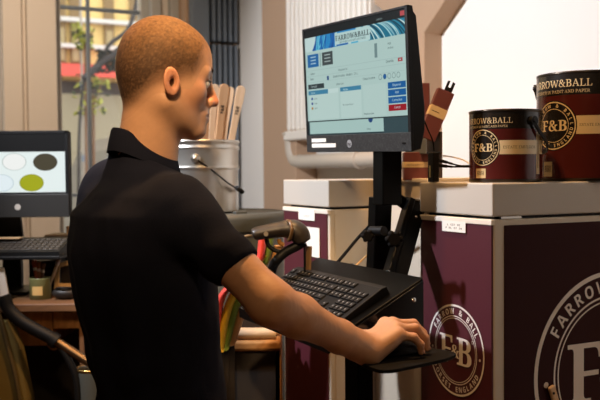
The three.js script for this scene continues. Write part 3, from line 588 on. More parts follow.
function colourPack(label, px, py, dep, w, h, lean, hook, bandAt) {   // folded card of colours: maroon with a cream band
  const p = S(px, py, dep), t = thing('colour_card', label, 'colour card', [p.x, p.y, p.z], -0.35);
  t.rotation.order = 'YXZ'; t.rotation.z = lean;
  const c = std(C(112, 62, 66), 0.5);
  part('sleeve', box(-w / 2, w / 2, 0, h, -0.012, 0.012, 0.002), c, t);
  part('cream_band', box(-w / 2 - 0.0006, w / 2 + 0.0006, h * bandAt, h * (bandAt + 0.2), -0.0126, 0.0126, 0.001), std(C(226, 204, 164), 0.6), t);
  part('band_print', box(-w / 2 + 0.006, w / 2 - 0.02, h * (bandAt + 0.09), h * (bandAt + 0.1), 0.0126, 0.013), M.darkBoard, t);
  if (hook) part('hang_tab', extrude([[-0.008, 0], [0.013, 0], [0.013, 0.028], [0.006, 0.03], [0.006, 0.012], [-0.002, 0.012], [-0.002, 0.03], [-0.008, 0.028]], 0.003, 0.0005).translate(w / 2 - 0.02, h, 0), M.black, t);
  return t;
}
colourPack('maroon colour card pack with cream band standing beside the hub', 416, 180, 2.25, 0.07, 0.075, 0, false, 0.45);
colourPack('maroon colour card pack leaning out above, with a black hang tab', 426, 139, 2.24, 0.047, 0.14, -0.4, true, 0.45);
colourPack('dark maroon colour card pack mostly hidden by the large monitor', 423.5, 151, 2.34, 0.032, 0.19, 0.0, false, 0.2);
{
  const p = S(424, 152, 2.27), t = thing('card_rack', 'dark patterned card rack between the colour card packs', 'rack', [p.x, top2 + 0.004, p.z]);
  const h = p.y - top2 + 0.03;
  part('back_plate', box(0.02, 0.026, 0, h + 0.02, -0.05, 0.05, 0.002), std(C(70, 60, 58), 0.4), t);
  part('pocket', box(-0.026, 0.02, h - 0.04, h - 0.034, -0.05, 0.05, 0.002), M.black, t);
  part('pocket_front', box(-0.03, -0.024, h - 0.04, h, -0.05, 0.05, 0.002), M.slate, t);
}
// ---------------------------------------------------------------- bucket of stirring sticks on the drum, stool, scanner, striped rolls
const DR = S(218, 216, 2.95);
{
  const t = thing('lidded_drum', 'dark grey round drum with a flat lid under the silver bucket', 'drum', [DR.x, 0, DR.z]);
  const yT = W(218, 211, 2.95).y, r = 0.245;
  part('body', lathe([[0.001, 0], [r - 0.02, 0], [r - 0.01, 0.02], [r - 0.012, yT - 0.05], [0.001, yT - 0.05]], 64), M.drum, t);
  part('lid', lathe([[0.001, yT - 0.004], [r - 0.03, yT - 0.004], [r - 0.02, yT], [r, yT - 0.004], [r + 0.004, yT - 0.02], [r + 0.002, yT - 0.06], [r - 0.01, yT - 0.062], [r - 0.011, yT - 0.05]], 64), M.drum, t);
  part('lid_lug', [box(-0.02, 0.02, yT - 0.002, yT + 0.008, r - 0.05, r - 0.02, 0.003)], M.drum, t);
  const B = S(200, 205, 2.93), r2 = 0.137, h = (W(200, 141, 2.93).y - yT);
  const b = thing('metal_bucket', 'silver metal bucket holding wooden stirring sticks on the drum', 'bucket', [B.x, yT, B.z]);
  part('shell', lathe([[0.001, 0.006], [r2 - 0.01, 0.006], [r2 - 0.006, 0], [r2, 0.004], [r2 - 0.001, h * 0.58], [r2 + 0.004, h * 0.6], [r2 + 0.004, h * 0.63], [r2, h * 0.65], [r2 + 0.001, h * 0.86], [r2 + 0.005, h * 0.88], [r2 + 0.005, h * 0.9], [r2 + 0.001, h * 0.92], [r2 + 0.002, h - 0.012], [r2 + 0.007, h - 0.006], [r2 + 0.005, h], [r2, h - 0.002], [r2 - 0.003, h - 0.01], [r2 - 0.003, 0.01], [0.001, 0.01]], 72), M.tinSteel, b);
  const ea = toShop(V(0.03, 0, 1)).normalize(), ey = h * 0.74, E = V(ea.x * r2, ey, ea.z * r2);
  part('ear', [rod(E.clone().multiplyScalar(1), V(ea.x * (r2 + 0.014), ey, ea.z * (r2 + 0.014)), 0.017, 0.012), new THREE.SphereGeometry(0.011, 14, 10).translate(ea.x * (r2 + 0.014), ey, ea.z * (r2 + 0.014))], M.steel, b);
  const O = V(ea.x * (r2 + 0.016), ey, ea.z * (r2 + 0.016)), q = (px, py) => { const s = S(px, py, 2.8); return V(s.x - B.x, s.y - yT, s.z - B.z); };
  part('wire_handle', tube([O, q(212, 170), q(228, 183), S(240, 190, 2.86).sub(V(B.x, yT, B.z)), S(238, 188, 3.0).sub(V(B.x, yT, B.z))], 0.003, 40, 8), M.black, b);
  part('grip', rod(S(236.5, 187.6, 2.84).sub(V(B.x, yT, B.z)), S(242.5, 192, 2.87).sub(V(B.x, yT, B.z)), 0.008), M.black, b);
  // paddles: flat round-topped sticks with a waist
  const sh = (w) => { const s = new THREE.Shape(); s.moveTo(-w * 0.4, 0); s.lineTo(-w * 0.36, 0.24); s.quadraticCurveTo(-w * 0.3, 0.33, -w * 0.5, 0.38); s.lineTo(-w * 0.5, 0.415); s.absarc(0, 0.415, w * 0.5, Math.PI, 0, true); s.lineTo(w * 0.5, 0.38); s.quadraticCurveTo(w * 0.3, 0.33, w * 0.36, 0.24); s.lineTo(w * 0.4, 0); return s; };
  const pg = [0.03, 0.026].map((w) => new THREE.ExtrudeGeometry(sh(w), { depth: 0.005, bevelEnabled: true, bevelSize: 0.001, bevelThickness: 0.001, bevelSegments: 1, curveSegments: 14 }));
  const flat = new THREE.ExtrudeGeometry((() => { const s = new THREE.Shape(); s.moveTo(-0.013, 0); s.lineTo(-0.013, 0.43); s.lineTo(0.013, 0.43); s.lineTo(0.013, 0); return s; })(), { depth: 0.006, bevelEnabled: true, bevelSize: 0.0015, bevelThickness: 0.001, bevelSegments: 1 });
  const beech2 = M.beech.clone(); beech2.color = C(232, 214, 196); const beech3 = M.beech.clone(); beech3.color = C(196, 170, 146);
  const list = [
    [241, 88, 2.87, pg[0], M.beech, 'outermost stirring stick leaning to the slatted screen, dark mark on its neck', 1],
    [223.5, 95, 2.82, pg[0], beech2, 'round-topped stirring stick with a dark printed mark, centre front of the bucket', 1],
    [224, 85, 2.92, flat, beech2, 'square-topped stirring stick, tallest in the bucket', 0],
    [230.5, 88, 2.93, pg[1], M.beech, 'plain stirring stick between the square-topped and outermost ones', 0],
    [217, 87, 2.94, pg[1], beech2, 'narrow pale stirring stick nearest the man\u2019s nose', 0],
    [214, 99, 2.84, pg[1], M.beech, 'short stirring stick just under the man\u2019s nose', 0],
    [206, 100, 2.9, pg[0], beech3, 'darker stirring stick beside the man\u2019s lips', 0],
    [210, 103, 2.95, pg[0], beech3, 'darker stirring stick behind the one beside the lips', 0],
  ];
  for (const [px, py, d, g, m, lab, mark] of list) {
    const tip = S(px, py, d), foot = V(B.x + (tip.x - B.x) * 0.45, yT + 0.016, B.z + (tip.z - B.z) * 0.45);
    const up = tip.clone().sub(foot).normalize(), st = thing('stirring_stick', lab, 'stirring stick', [0, 0, 0], 0, 'wooden stirring sticks in the bucket');
    const L = 0.432, base = tip.clone().addScaledVector(up, -L);
    if (base.y < yT + 0.014) base.addScaledVector(up, (yT + 0.014 - base.y) / up.y);
    const upW = toWorld(up), face = V(0.25, 0, 1).addScaledVector(upW, -V(0.25, 0, 1).dot(upW)).normalize();
    st.position.copy(toWorld(base)); st.quaternion.setFromRotationMatrix(new THREE.Matrix4().makeBasis(upW.clone().cross(face), upW, face));
    part('paddle', g, m, st);
    if (mark) part('printed_mark', flatText(sansFont, 'F&B', 0.011).rotateZ(Math.PI / 2).translate(0, 0.345, 0.0066), M.darkBoard, st);
  }
}
{ // scanner lying in a hook on the cabinet front
  const d = 2.12, P = (px, py, dd = d) => S(px, py, dd);
  const m = std(C(44, 38, 33), 0.42), o = P(290, 240);
  const t = thing('barcode_scanner', 'dark hand-held barcode scanner resting on its black hook', 'scanner', o.toArray());
  const L = (px, py, dd) => P(px, py, dd).sub(o);
  const pts = [[252.5, 235.5, 0.016, 0.02], [256, 234, 0.019, 0.024], [268, 231.5, 0.021, 0.025], [280, 229.5, 0.022, 0.026], [288, 229, 0.027, 0.028], [294, 230.5, 0.031, 0.03], [299, 234, 0.03, 0.03], [302, 239, 0.026, 0.028], [303.5, 243, 0.02, 0.026]];
  const cv = new THREE.CatmullRomCurve3(pts.map(([x, y]) => L(x, y))), ns = 40, nr = 28, pos = [], idx = [];
  const side = toShop(V(0, 0, 1));
  for (let i = 0; i <= ns; i++) {
    const k = i / ns, c = cv.getPoint(k), tg = cv.getTangent(k), b = side.clone(), n = b.clone().cross(tg).normalize(), s = k * (pts.length - 1), j = Math.min(pts.length - 2, Math.floor(s)), f = s - j;
    const ra = pts[j][2] * (1 - f) + pts[j + 1][2] * f, rb = pts[j][3] * (1 - f) + pts[j + 1][3] * f, end = Math.min(1, Math.min(i, ns - i) / 2.5 + 0.35);
    for (let q = 0; q < nr; q++) { const a = q / nr * 2 * Math.PI; const v = c.clone().addScaledVector(n, Math.cos(a) * ra * 0.9 * end).addScaledVector(b, Math.sin(a) * rb * end); pos.push(v.x, v.y, v.z); }
  }
  for (let i = 0; i < ns; i++) for (let q = 0; q < nr; q++) { const a = i * nr + q, b = i * nr + (q + 1) % nr; idx.push(a, b, a + nr, b, b + nr, a + nr); }
  for (let q = 1; q + 1 < nr; q++) { idx.push(0, q + 1, q); const e = ns * nr; idx.push(e, e + q, e + q + 1); }
  const g = new THREE.BufferGeometry(); g.setAttribute('position', new THREE.Float32BufferAttribute(pos, 3)); g.setIndex(idx); g.computeVertexNormals();
  part('housing', g, m, t);
  part('head_collar', tube([L(287, 221), L(290, 222.5, d - 0.03), L(292, 230, d - 0.042), L(290, 239, d - 0.03), L(287.5, 240)], 0.005, 24, 8), std(C(92, 66, 38), 0.35), t);
  part('trigger_guard', tube([L(266, 238), L(269, 246), L(277, 251), L(286, 251), L(292, 245)], 0.0055, 30, 10), M.black, t);
  part('trigger', tube([L(279, 239), L(280, 243), L(284, 245)], 0.006, 12, 8), std(C(150, 104, 44), 0.4), t);
  part('button', rod(L(266, 234, d - 0.024), L(266, 234, d - 0.03), 0.006), std(C(120, 112, 100), 0.4), t);
  part('cable', tube([L(252, 236), L(246, 236.5, 2.1), L(236, 241, 2.08), L(226, 247, 2.06), L(215, 262, 2.05)], 0.004, 30, 8), std(C(120, 108, 92), 0.5), t);
  const k = thing('scanner_hook', 'curved black hook on the far cabinet that holds the scanner', 'hook', o.toArray());
  part('arm', merge([tube([L(271, 275, 2.16), L(272.5, 268, 2.15), L(277, 260), L(285, 252.5), L(296, 246.5), L(305, 241.5)], 0.0125, 40, 12)]), M.black, k);
  part('holder_plate', box(L(309, 240, 2.1).x - 0.004, L(309, 240, 2.1).x + 0.002, L(309, 272).y, L(309, 240).y, L(304, 241).z, L(310, 241).z - 0.008, 0.002), M.black, k);
  part('holder_plate', bar(L(309, 246, 2.13), L(308, 270, 2.13), 0.006, 0.02, 0.002), std(C(120, 92, 62), 0.5), k);
}
{ // thin cables running down to the back of the shelf
  const c1 = part('black_cable', tube([S(330, 271, 2.2), S(343, 256, 2.24), S(358, 238, 2.26), S(371, 224.5, 2.24), S(380, 216, 2.2)].map(toWorld), 0.0045, 40, 8), M.rubber, scene);
  tag(c1, 'black cable slanting up from the keyboard to the stand column', 'cable');
  const c2 = part('tan_cable', tube([S(352, 270, 2.2), S(360, 262, 2.26), S(369, 254, 2.28), S(380, 247, 2.28)].map(toWorld), 0.003, 30, 8), std(C(196, 160, 108), 0.6), scene);
  tag(c2, 'thin tan cable slanting up behind the stand column', 'cable');
  const j = S(349.5, 270, 2.19), pl = thing('cable_plug', 'small dark plug with bright rim behind the keyboard', 'plug', j.toArray());
  part('body', rod(V(0, -0.012, 0), V(0, 0.012, 0), 0.011), M.black, pl); part('rim', new THREE.TorusGeometry(0.011, 0.003, 8, 20).rotateX(1.2).translate(0, 0.012, 0), M.chrome, pl);
}
{ // wooden side counter with rolls on it
  const d = 2.5, P = S(258, 345, d), yT = P.y + 0.024;
  const t = thing('wooden_counter', 'low wooden counter with rounded oak top and dark front behind the arm', 'counter', [P.x, 0, P.z], -TURN);
  const w0 = -0.125, w1 = 0.07;
  part('top', box(w0 - 0.01, w1, yT - 0.034, yT, -0.16, 0.05, 0.012), M.oak, t);
  part('front', box(w0 + 0.018, w1 - 0.004, 0, yT - 0.034, 0.0, 0.03), M.darkBoard, t);
  part('side_board', box(w0, w0 + 0.02, 0, yT - 0.034, -0.15, 0.034, 0.003), M.oak, t);
  part('side_board', box(w1 - 0.02, w1, 0, yT - 0.034, -0.15, 0.03, 0.003), M.oak, t);
  const roll = (lab, x0, z0, x1, z1, r, y) => {
    const a = toWorld(V(0, 0, 0)), o = thing('wooden_roll', lab, 'roll', [P.x, yT, P.z], -TURN);
    part('rod', [rod(V(x0, y, z0), V(x1, y, z1), r, r, 24), rod(V(x0, y, z0).lerp(V(x1, y, z1), -0.02), V(x0, y, z0).lerp(V(x1, y, z1), 0.02), r * 0.86)], M.beech, o);
    part('end_band', rod(V(x0, y, z0).lerp(V(x1, y, z1), 0.1), V(x0, y, z0).lerp(V(x1, y, z1), 0.13), r * 1.03), M.oak, o);
  };
  roll('thicker wooden roll lying slanted on the oak counter', -0.115, 0.03, 0.055, 0.028, 0.017, 0.017);
  roll('thinner wooden roll behind the thicker one on the oak counter', -0.01, -0.006, 0.064, -0.03, 0.013, 0.013);
  const pb = thing('black_pad', 'flat black pad stacked above the wooden rolls', 'pad', [P.x, yT, P.z], -TURN);
  part('pad', box(-0.055, 0.03, 0.06, 0.072, -0.158, -0.052, 0.005), M.black, pb); part('tray', box(-0.085, 0.06, 0.0, 0.06, -0.155, -0.055, 0.004), M.darkBoard, pb);
  part('grey_cover', box(-0.03, 0.05, 0.072, 0.082, -0.15, -0.06, 0.004), std(C(70, 76, 82), 0.4), pb);
}
{ // three curved strips: bent colour boards standing behind the arm
  const cols = [['red curved board standing behind the sleeve', C(206, 62, 52), [[263, 236], [258, 262], [240, 278], [222, 296], [215, 332]], 8], ['yellow curved board standing between the red and green ones', C(208, 172, 40), [[262, 256], [252, 272], [236, 290], [225, 318], [219, 352]], 9], ['green curved board standing next to the scanner hook', C(104, 128, 40), [[270, 236], [264, 262], [248, 282], [236, 304], [224, 350]], 9], ['tan curved board outermost of the bent boards', C(168, 122, 74), [[279, 246], [272, 268], [258, 286], [244, 306], [230, 345]], 10]];
  cols.forEach(([lab, c, pts, wpx], i) => {
    const t = thing('colour_board', lab, 'board', [0, 0, 0], 0, 'bent colour boards behind the arm');
    const d = 2.325 + i * 0.022, cv = new THREE.CatmullRomCurve3(pts.map(([x, y]) => S(x, y, d))).getPoints(30), side = toShop(V(1, 0, 0)), dep = toShop(V(0, 0, -1)), pos = [], idx = [];
    const w = wpx / FPX * d, th = 0.03;
    cv.forEach((p) => { for (const [a, b] of [[-0.5, 0], [-0.3, -0.012], [0, -0.018], [0.3, -0.012], [0.5, 0], [0.5, th], [-0.5, th]]) { const q = p.clone().addScaledVector(side, a * w).addScaledVector(dep, b); pos.push(q.x, q.y, q.z); } });
    for (let k = 0; k + 1 < cv.length; k++) for (let q = 0; q < 7; q++) { const a = k * 7 + q, b = k * 7 + (q + 1) % 7; idx.push(a, b, a + 7, b, b + 7, a + 7); }
    const e = (cv.length - 1) * 7; for (let q = 1; q < 6; q++) { idx.push(0, q, q + 1); idx.push(e, e + q + 1, e + q); }
    let g = new THREE.BufferGeometry(); g.setAttribute('position', new THREE.Float32BufferAttribute(pos, 3)); g.setIndex(idx); g.computeVertexNormals();
    part('face', g, std(c, 0.6), t);
    const b = S(pts[4][0], pts[4][1], d + 0.02); part('foot', box(b.x - 0.012, b.x + 0.012, 0, b.y + 0.02, b.z - 0.01, b.z + 0.01, 0.004), M.darkBoard, t);
  });
}
// ---------------------------------------------------------------- the second workplace at the left
{
  const d = 3.0, sp = (px, py, dd = d) => W(px, py, dd);
  const tl = sp(-62, 131), tr = sp(68.5, 130.5), bt = sp(68.5, 217).y, w = tr.x - tl.x, h = tr.y - bt, mx = (tl.x + tr.x) / 2;
  const o = toShop(V(mx, 0, -d)), t = thing('monitor', 'second black monitor by the window showing round paint colours', 'monitor', [o.x, 0, o.z], -TURN);
  const yb = bt, hw = w / 2;
  part('back_shell', box(-hw, hw, yb, yb + h, -0.05, -0.004, 0.012), M.black, t);
  part('bezel', [box(-hw, hw, yb + h - 0.012, yb + h, -0.01, 0.004, 0.002), box(-hw, -hw + 0.012, yb, yb + h, -0.01, 0.004, 0.002), box(hw - 0.012, hw, yb, yb + h, -0.01, 0.004, 0.002)], M.black, t);
  part('chin', box(-hw, hw, yb, yb + 0.084, -0.01, 0.005, 0.002), std(C(40, 38, 36), 0.5), t);
  const a = sp(5, 152).y, b = sp(5, 192.5).y, tex = canvasTex(1024, 700, (x, W0, H0) => {
    const top = yb + h - 0.012, bot = yb + 0.084, Y = (y) => (top - y) / (top - bot) * H0, X = (px) => ((px - 300) / FPX * d - mx + hw - 0.012) / (w - 0.024) * W0;
    x.fillStyle = '#1a1a1b'; x.fillRect(0, 0, W0, H0); x.fillStyle = '#e9f4f2'; x.fillRect(0, Y(a), W0, Y(b) - Y(a));
    const py = (p) => Y(sp(5, p).y), R = (X(60) - X(48)) * 0.98;
    for (const [cx, cy, f, s] of [[15, 162, '#f4f6f3', '#b9c6c2'], [46, 162.5, '#4b4534', '#3c372a'], [2, 183, '#e6f2f6', '#b8ccd4'], [32, 183, '#a5aa1c', '#8d9216'], [-28, 162, '#c8b8a0', '#b0a088'], [-40, 183, '#7c8c94', '#6a7880']]) {
      x.save(); x.beginPath(); x.rect(0, Y(a), W0, Y(b) - Y(a)); x.clip(); x.fillStyle = f; x.strokeStyle = s; x.lineWidth = 6; x.beginPath(); x.arc(X(cx), py(cy), R, 0, 7); x.fill(); x.stroke(); x.restore();
    }
  });
  part('screen', box(-hw + 0.012, hw - 0.012, yb + 0.084, yb + h - 0.012, -0.004, 0.002), new THREE.MeshPhysicalMaterial({ color: 0x050505, roughness: 0.3, emissive: 0xffffff, emissiveMap: tex, emissiveIntensity: 0.95 }), t);
  const lp = sp(18, 207); part('emblem', new THREE.CircleGeometry(0.011, 28).translate(lp.x - mx, lp.y, 0.0056), std(C(190, 182, 172), 0.4), t);
  // remaining furniture in this frame (x across, z towards the camera)
  const X = (px, dd = d) => (px - 300) / FPX * dd - mx, Y = (py, dd = d) => sp(30, py, dd).y;
  const yDesk = Y(300, 2.9);
  const nk = part('neck', [bar(V(X(0), yb + 0.06, -0.07), V(X(0), Y(248), -0.12), 0.09, 0.02, 0.004), box(X(-30), X(24), yDesk, yDesk + 0.012, -0.2, 0.0, 0.004), bar(V(X(0), Y(248), -0.12), V(X(0), yDesk, -0.12), 0.07, 0.03, 0.004)], M.black, t);
  const K = (n, lab, cat, fn, grp) => { const k = thing(n, lab, cat, [o.x, 0, o.z], -TURN, grp); fn(k); return k; };
  K('desk', 'brown wooden desk under the window with dark recess below', 'desk', (k) => {
    part('top', box(X(-70), X(92), yDesk - 0.03, yDesk, -0.25, 0.2, 0.006), M.brownBoard, k);
    part('drawer_front', box(X(18), X(60), yDesk - 0.16, yDesk - 0.035, -0.2, 0.12, 0.004), M.oak, k);
    part('drawer_front', box(X(61), X(92), yDesk - 0.1, yDesk - 0.035, -0.2, 0.125, 0.004), M.oak, k);
    part('back_panel', box(X(-70), X(92), 0.05, yDesk - 0.03, -0.25, -0.22), M.darkBoard, k);
    part('side_panel', box(X(-70), X(-66), 0, yDesk - 0.03, -0.25, 0.15), M.brownBoard, k); part('side_panel', box(X(88), X(92), 0, yDesk - 0.03, -0.25, 0.15), M.brownBoard, k);
  });
  K('keyboard_shelf', 'raised black shelf with the dim keyboard under the second monitor', 'shelf', (k) => {
    const y = Y(259, 2.9); part('board', box(X(-70), X(70), y, y + 0.012, -0.08, 0.14, 0.003), M.black, k);
    part('support', [box(X(-66), X(-62), yDesk, y, -0.06, 0.1), box(X(24), X(27), yDesk, y, -0.06, -0.04)], M.black, k);
  });
  K('keyboard', 'dim dark keyboard below the second monitor by the window', 'keyboard', (k) => {
    const y = Y(259, 2.9) + 0.0125; part('case', extrude([[0.12, 0], [0.12, 0.012], [-0.04, 0.05], [-0.04, 0]], X(68) - X(-62), 0.002).rotateY(-Math.PI / 2).scale(1, 1, 1).translate(X(68), y, 0), M.black, k);
    const kg = new RoundedBoxGeometry(0.017, 0.007, 0.017, 1, 0.002), km = std(C(58, 52, 46), 0.5);
    for (let r = 0; r < 5; r++) for (let c = 0; c < 24; c++) { const m = part('key', kg, km, k), z = -0.015 + r * 0.026; m.position.set(X(66) - 0.012 - c * 0.0192, y + 0.0125 + (0.12 - z) / 0.16 * 0.038, z); m.rotation.x = 0.23; }
  });
  K('paper_card', 'pale card lying on the keyboard shelf below the second monitor', 'card', (k) => { const y = Y(242, 2.85); part('sheet', box(X(-20), X(20), y, y + 0.004, -0.03, 0.02, 0.001), std(C(206, 172, 130), 0.7), k); part('fold', box(X(-20), X(20), Y(259, 2.9) + 0.012, y, -0.032, -0.026), M.paper, k); });
  K('brush_pot', 'green pot of brushes with cream label on the desk by the window', 'pot', (k) => {
    const c = V(X(38.5, 2.92), yDesk + 0.0005, 0.08), r = 0.037, hh = Y(278, 2.92) - yDesk;
    k.position.add(V(c.x, c.y, c.z)); const pm = std(C(112, 112, 70), 0.5);
    part('can', lathe([[0.001, 0], [r, 0], [r, hh - 0.004], [r + 0.002, hh], [r - 0.003, hh], [r - 0.004, 0.004], [0.001, 0.004]], 40), pm, k);
    part('label_band', new THREE.CylinderGeometry(r + 0.0008, r + 0.0008, hh * 0.42, 24, 1, true, -0.5, 1.0).translate(0, hh * 0.42, 0), std(C(214, 178, 112), 0.6), k);
    const hd = [];
  });
  const pot = V(X(38.5, 2.92), yDesk + 0.0005, 0.08), hh = Y(278, 2.92) - yDesk;
  [[-0.022, 0.06, C(150, 70, 44), 'rust-red brush at the left of the green pot', 0], [-0.006, 0.055, C(130, 80, 50), 'brown brush in the middle of the green pot', 0], [0.01, 0.05, C(90, 60, 44), 'dark brush beside the slanted one in the green pot', 0], [0.075, 0.085, C(168, 150, 126), 'long pale brush slanting far out of the green pot', 1]].forEach(([dx, up, c, lab, far]) => K('paint_brush', lab, 'brush', (k) => {
    const a = V(pot.x + dx * 0.25, pot.y + 0.008, pot.z), b = V(pot.x + dx, pot.y + hh + up, pot.z - 0.005), mid = a.clone().lerp(b, 0.72);
    part('handle', rod(a, mid, 0.004, 0.006), std(c, 0.5), k); part('ferrule', rod(mid, a.clone().lerp(b, 0.8), 0.0065), M.steel, k); part('bristles', rod(a.clone().lerp(b, 0.8), b, 0.0065, 0.009), std(c, 0.9), k);
  }, 'brushes in the green pot'));
  K('computer_box', 'black computer box standing on the desk behind the brush pot', 'computer', (k) => { part('case', box(X(27), X(55), yDesk + 0.0005, Y(262), -0.18, -0.02, 0.006), M.black, k); part('vent', [0, 1, 2, 3].map((i) => box(X(30), X(52), yDesk + 0.03 + i * 0.02, yDesk + 0.036 + i * 0.02, -0.02, -0.018)), M.rubber, k); });
  K('small_frame', 'little cream tilted frame at the desk corner by the back', 'frame', (k) => { const p = [V(X(57), yDesk + 0.001, 0.03), V(X(57), Y(266), 0.01), V(X(72), Y(262), 0), V(X(72), yDesk + 0.001, 0.0)]; part('border', [bar(p[0], p[1], 0.016, 0.008), bar(p[1], p[2], 0.016, 0.008), bar(V(X(57), Y(285), 0.02), V(X(72), Y(286), 0), 0.012, 0.006)], std(C(206, 168, 112), 0.6), k); part('backing', box(X(58), X(74), yDesk + 0.001, Y(264), -0.02, -0.012), M.darkBoard, k); });
  K('dark_pouch', 'small dark rounded pouch lying on the desk near the back', 'pouch', (k) => { part('pouch', new THREE.SphereGeometry(1, 24, 14).scale(0.045, 0.022, 0.03).translate(X(63, 2.9), yDesk + 0.0215, 0.1), M.leather, k); part('flap', new THREE.TorusGeometry(0.03, 0.004, 8, 24).rotateX(1.3).translate(X(63, 2.9), yDesk + 0.036, 0.1), M.black, k); });
  K('picture_stand', 'bright little white stand at the left desk edge', 'stand', (k) => { part('sheet', extrude([[0, 0], [0.03, 0], [0.012, 0.11], [0, 0.11]], 0.01, 0.002).translate(X(-3, 2.88), yDesk + 0.001, 0.1), M.paper, k); part('foot', box(X(-4, 2.88), X(7, 2.88), yDesk + 0.0005, yDesk + 0.006, 0.06, 0.13), M.black, k); });
  K('white_device', 'pale device and tan stick on the shelf beside the back', 'device', (k) => { const y = Y(259, 2.9) + 0.05; part('body', box(X(35), X(66), y, y + 0.02, -0.2, -0.09, 0.008), std(C(112, 100, 90), 0.5), k); part('post', rod(V(X(58), y + 0.02, -0.12), V(X(58), y + 0.05, -0.12), 0.006), std(C(206, 170, 130), 0.4), k); part('riser', box(X(38), X(62), yDesk, y, -0.19, -0.13), M.black, k); });
  K('vacuum_hose', 'thick black hose with a bright metal wand slanting below the desk', 'hose', (k) => {
    const q = (px, py, dz = 0.24) => V(X(px, d - dz), sp(px, py, d - dz).y, dz);
    part('hose', merge([tube([q(2, 296), q(6, 309), q(16, 320), q(30, 329), q(45, 337), q(52, 341)], 0.022, 50, 14), tube([q(52, 341), q(58, 349), q(66, 362), q(73, 380), q(75, 420)], 0.012, 40, 10)]), M.black, k);
    part('cuff', rod(q(49, 339.5), q(54, 343), 0.026), M.black, k); part('wand', rod(q(53, 342), q(88, 365), 0.015), M.wornSteel, k);
    part('clip', new THREE.TorusGeometry(0.02, 0.004, 8, 20).translate(...q(51, 344).toArray()), M.brass, k);
    part('canister', lathe([[0.001, 0], [0.05, 0], [0.05, q(80, 376).y], [0.04, q(80, 372).y], [0.001, q(80, 371).y]], 32).translate(q(84, 376).x, 0, 0.2), M.drum, k);
    part('canister_rim', new THREE.TorusGeometry(0.045, 0.006, 8, 32).rotateX(Math.PI / 2).translate(q(84, 376).x, q(80, 373).y, 0.2), M.brass, k);
  });
  K('canvas_bag', 'olive canvas bag hanging at the left edge below the desk', 'bag', (k) => {
    const q = (px, py) => V(X(px, 2.82), sp(px, py, 2.82).y, 0.16), b = q(0, 430).y;
    const s = [[q(-40, 320).x, q(0, 322).y], [q(3, 322).x, q(0, 324).y], [q(13, 352).x, q(0, 352).y], [q(22, 400).x, q(0, 400).y], [q(25, 440).x, b - 0.3], [q(-40, 440).x, b - 0.3]];
    part('body', extrude(s.reverse(), 0.08, 0.012).translate(0, 0, 0.12), std(C(122, 104, 52), 0.9, 0, { bumpMap: plasterTex, bumpScale: 0.004 }), k);
    part('strap', tube([q(-8, 300), q(0, 316), q(6, 340), q(14, 372), q(20, 410)].map((p) => p.add(V(0, 0, 0.05))), 0.008, 30, 8), std(C(84, 70, 38), 0.9), k);
  });
}
// ---------------------------------------------------------------- the man at the machine
// smooth distance fields, meshed on grids of their own (surface nets)
const smin = (a, b, k) => { const h = Math.max(k - Math.abs(a - b), 0) / k; return Math.min(a, b) - h * h * k * 0.25; };
const smax = (a, b, k) => -smin(-a, -b, k);
function cap(x, y, z, a, b, ra, rb) {              // tapered capsule
  const bx = b.x - a.x, by = b.y - a.y, bz = b.z - a.z, px = x - a.x, py = y - a.y, pz = z - a.z;
  const h = Math.min(1, Math.max(0, (px * bx + py * by + pz * bz) / (bx * bx + by * by + bz * bz)));
  return Math.hypot(px - bx * h, py - by * h, pz - bz * h) - (ra + (rb - ra) * h);
}
function ell(x, y, z, cx, cy, cz, rx, ry, rz) {
  const a = (x - cx) / rx, b = (y - cy) / ry, c = (z - cz) / rz, k0 = Math.hypot(a, b, c), k1 = Math.hypot(a / rx, b / ry, c / rz);
  return k1 < 1e-9 ? -Math.min(rx, ry, rz) : k0 * (k0 - 1) / k1;
}
const sph = (x, y, z, cx, cy, cz, r) => Math.hypot(x - cx, y - cy, z - cz) - r;
const lerp = (a, b, t) => a + (b - a) * t, clamp01 = (t) => Math.min(1, Math.max(0, t)), smooth = (a, b, t) => { const k = clamp01((t - a) / (b - a)); return k * k * (3 - 2 * k); };
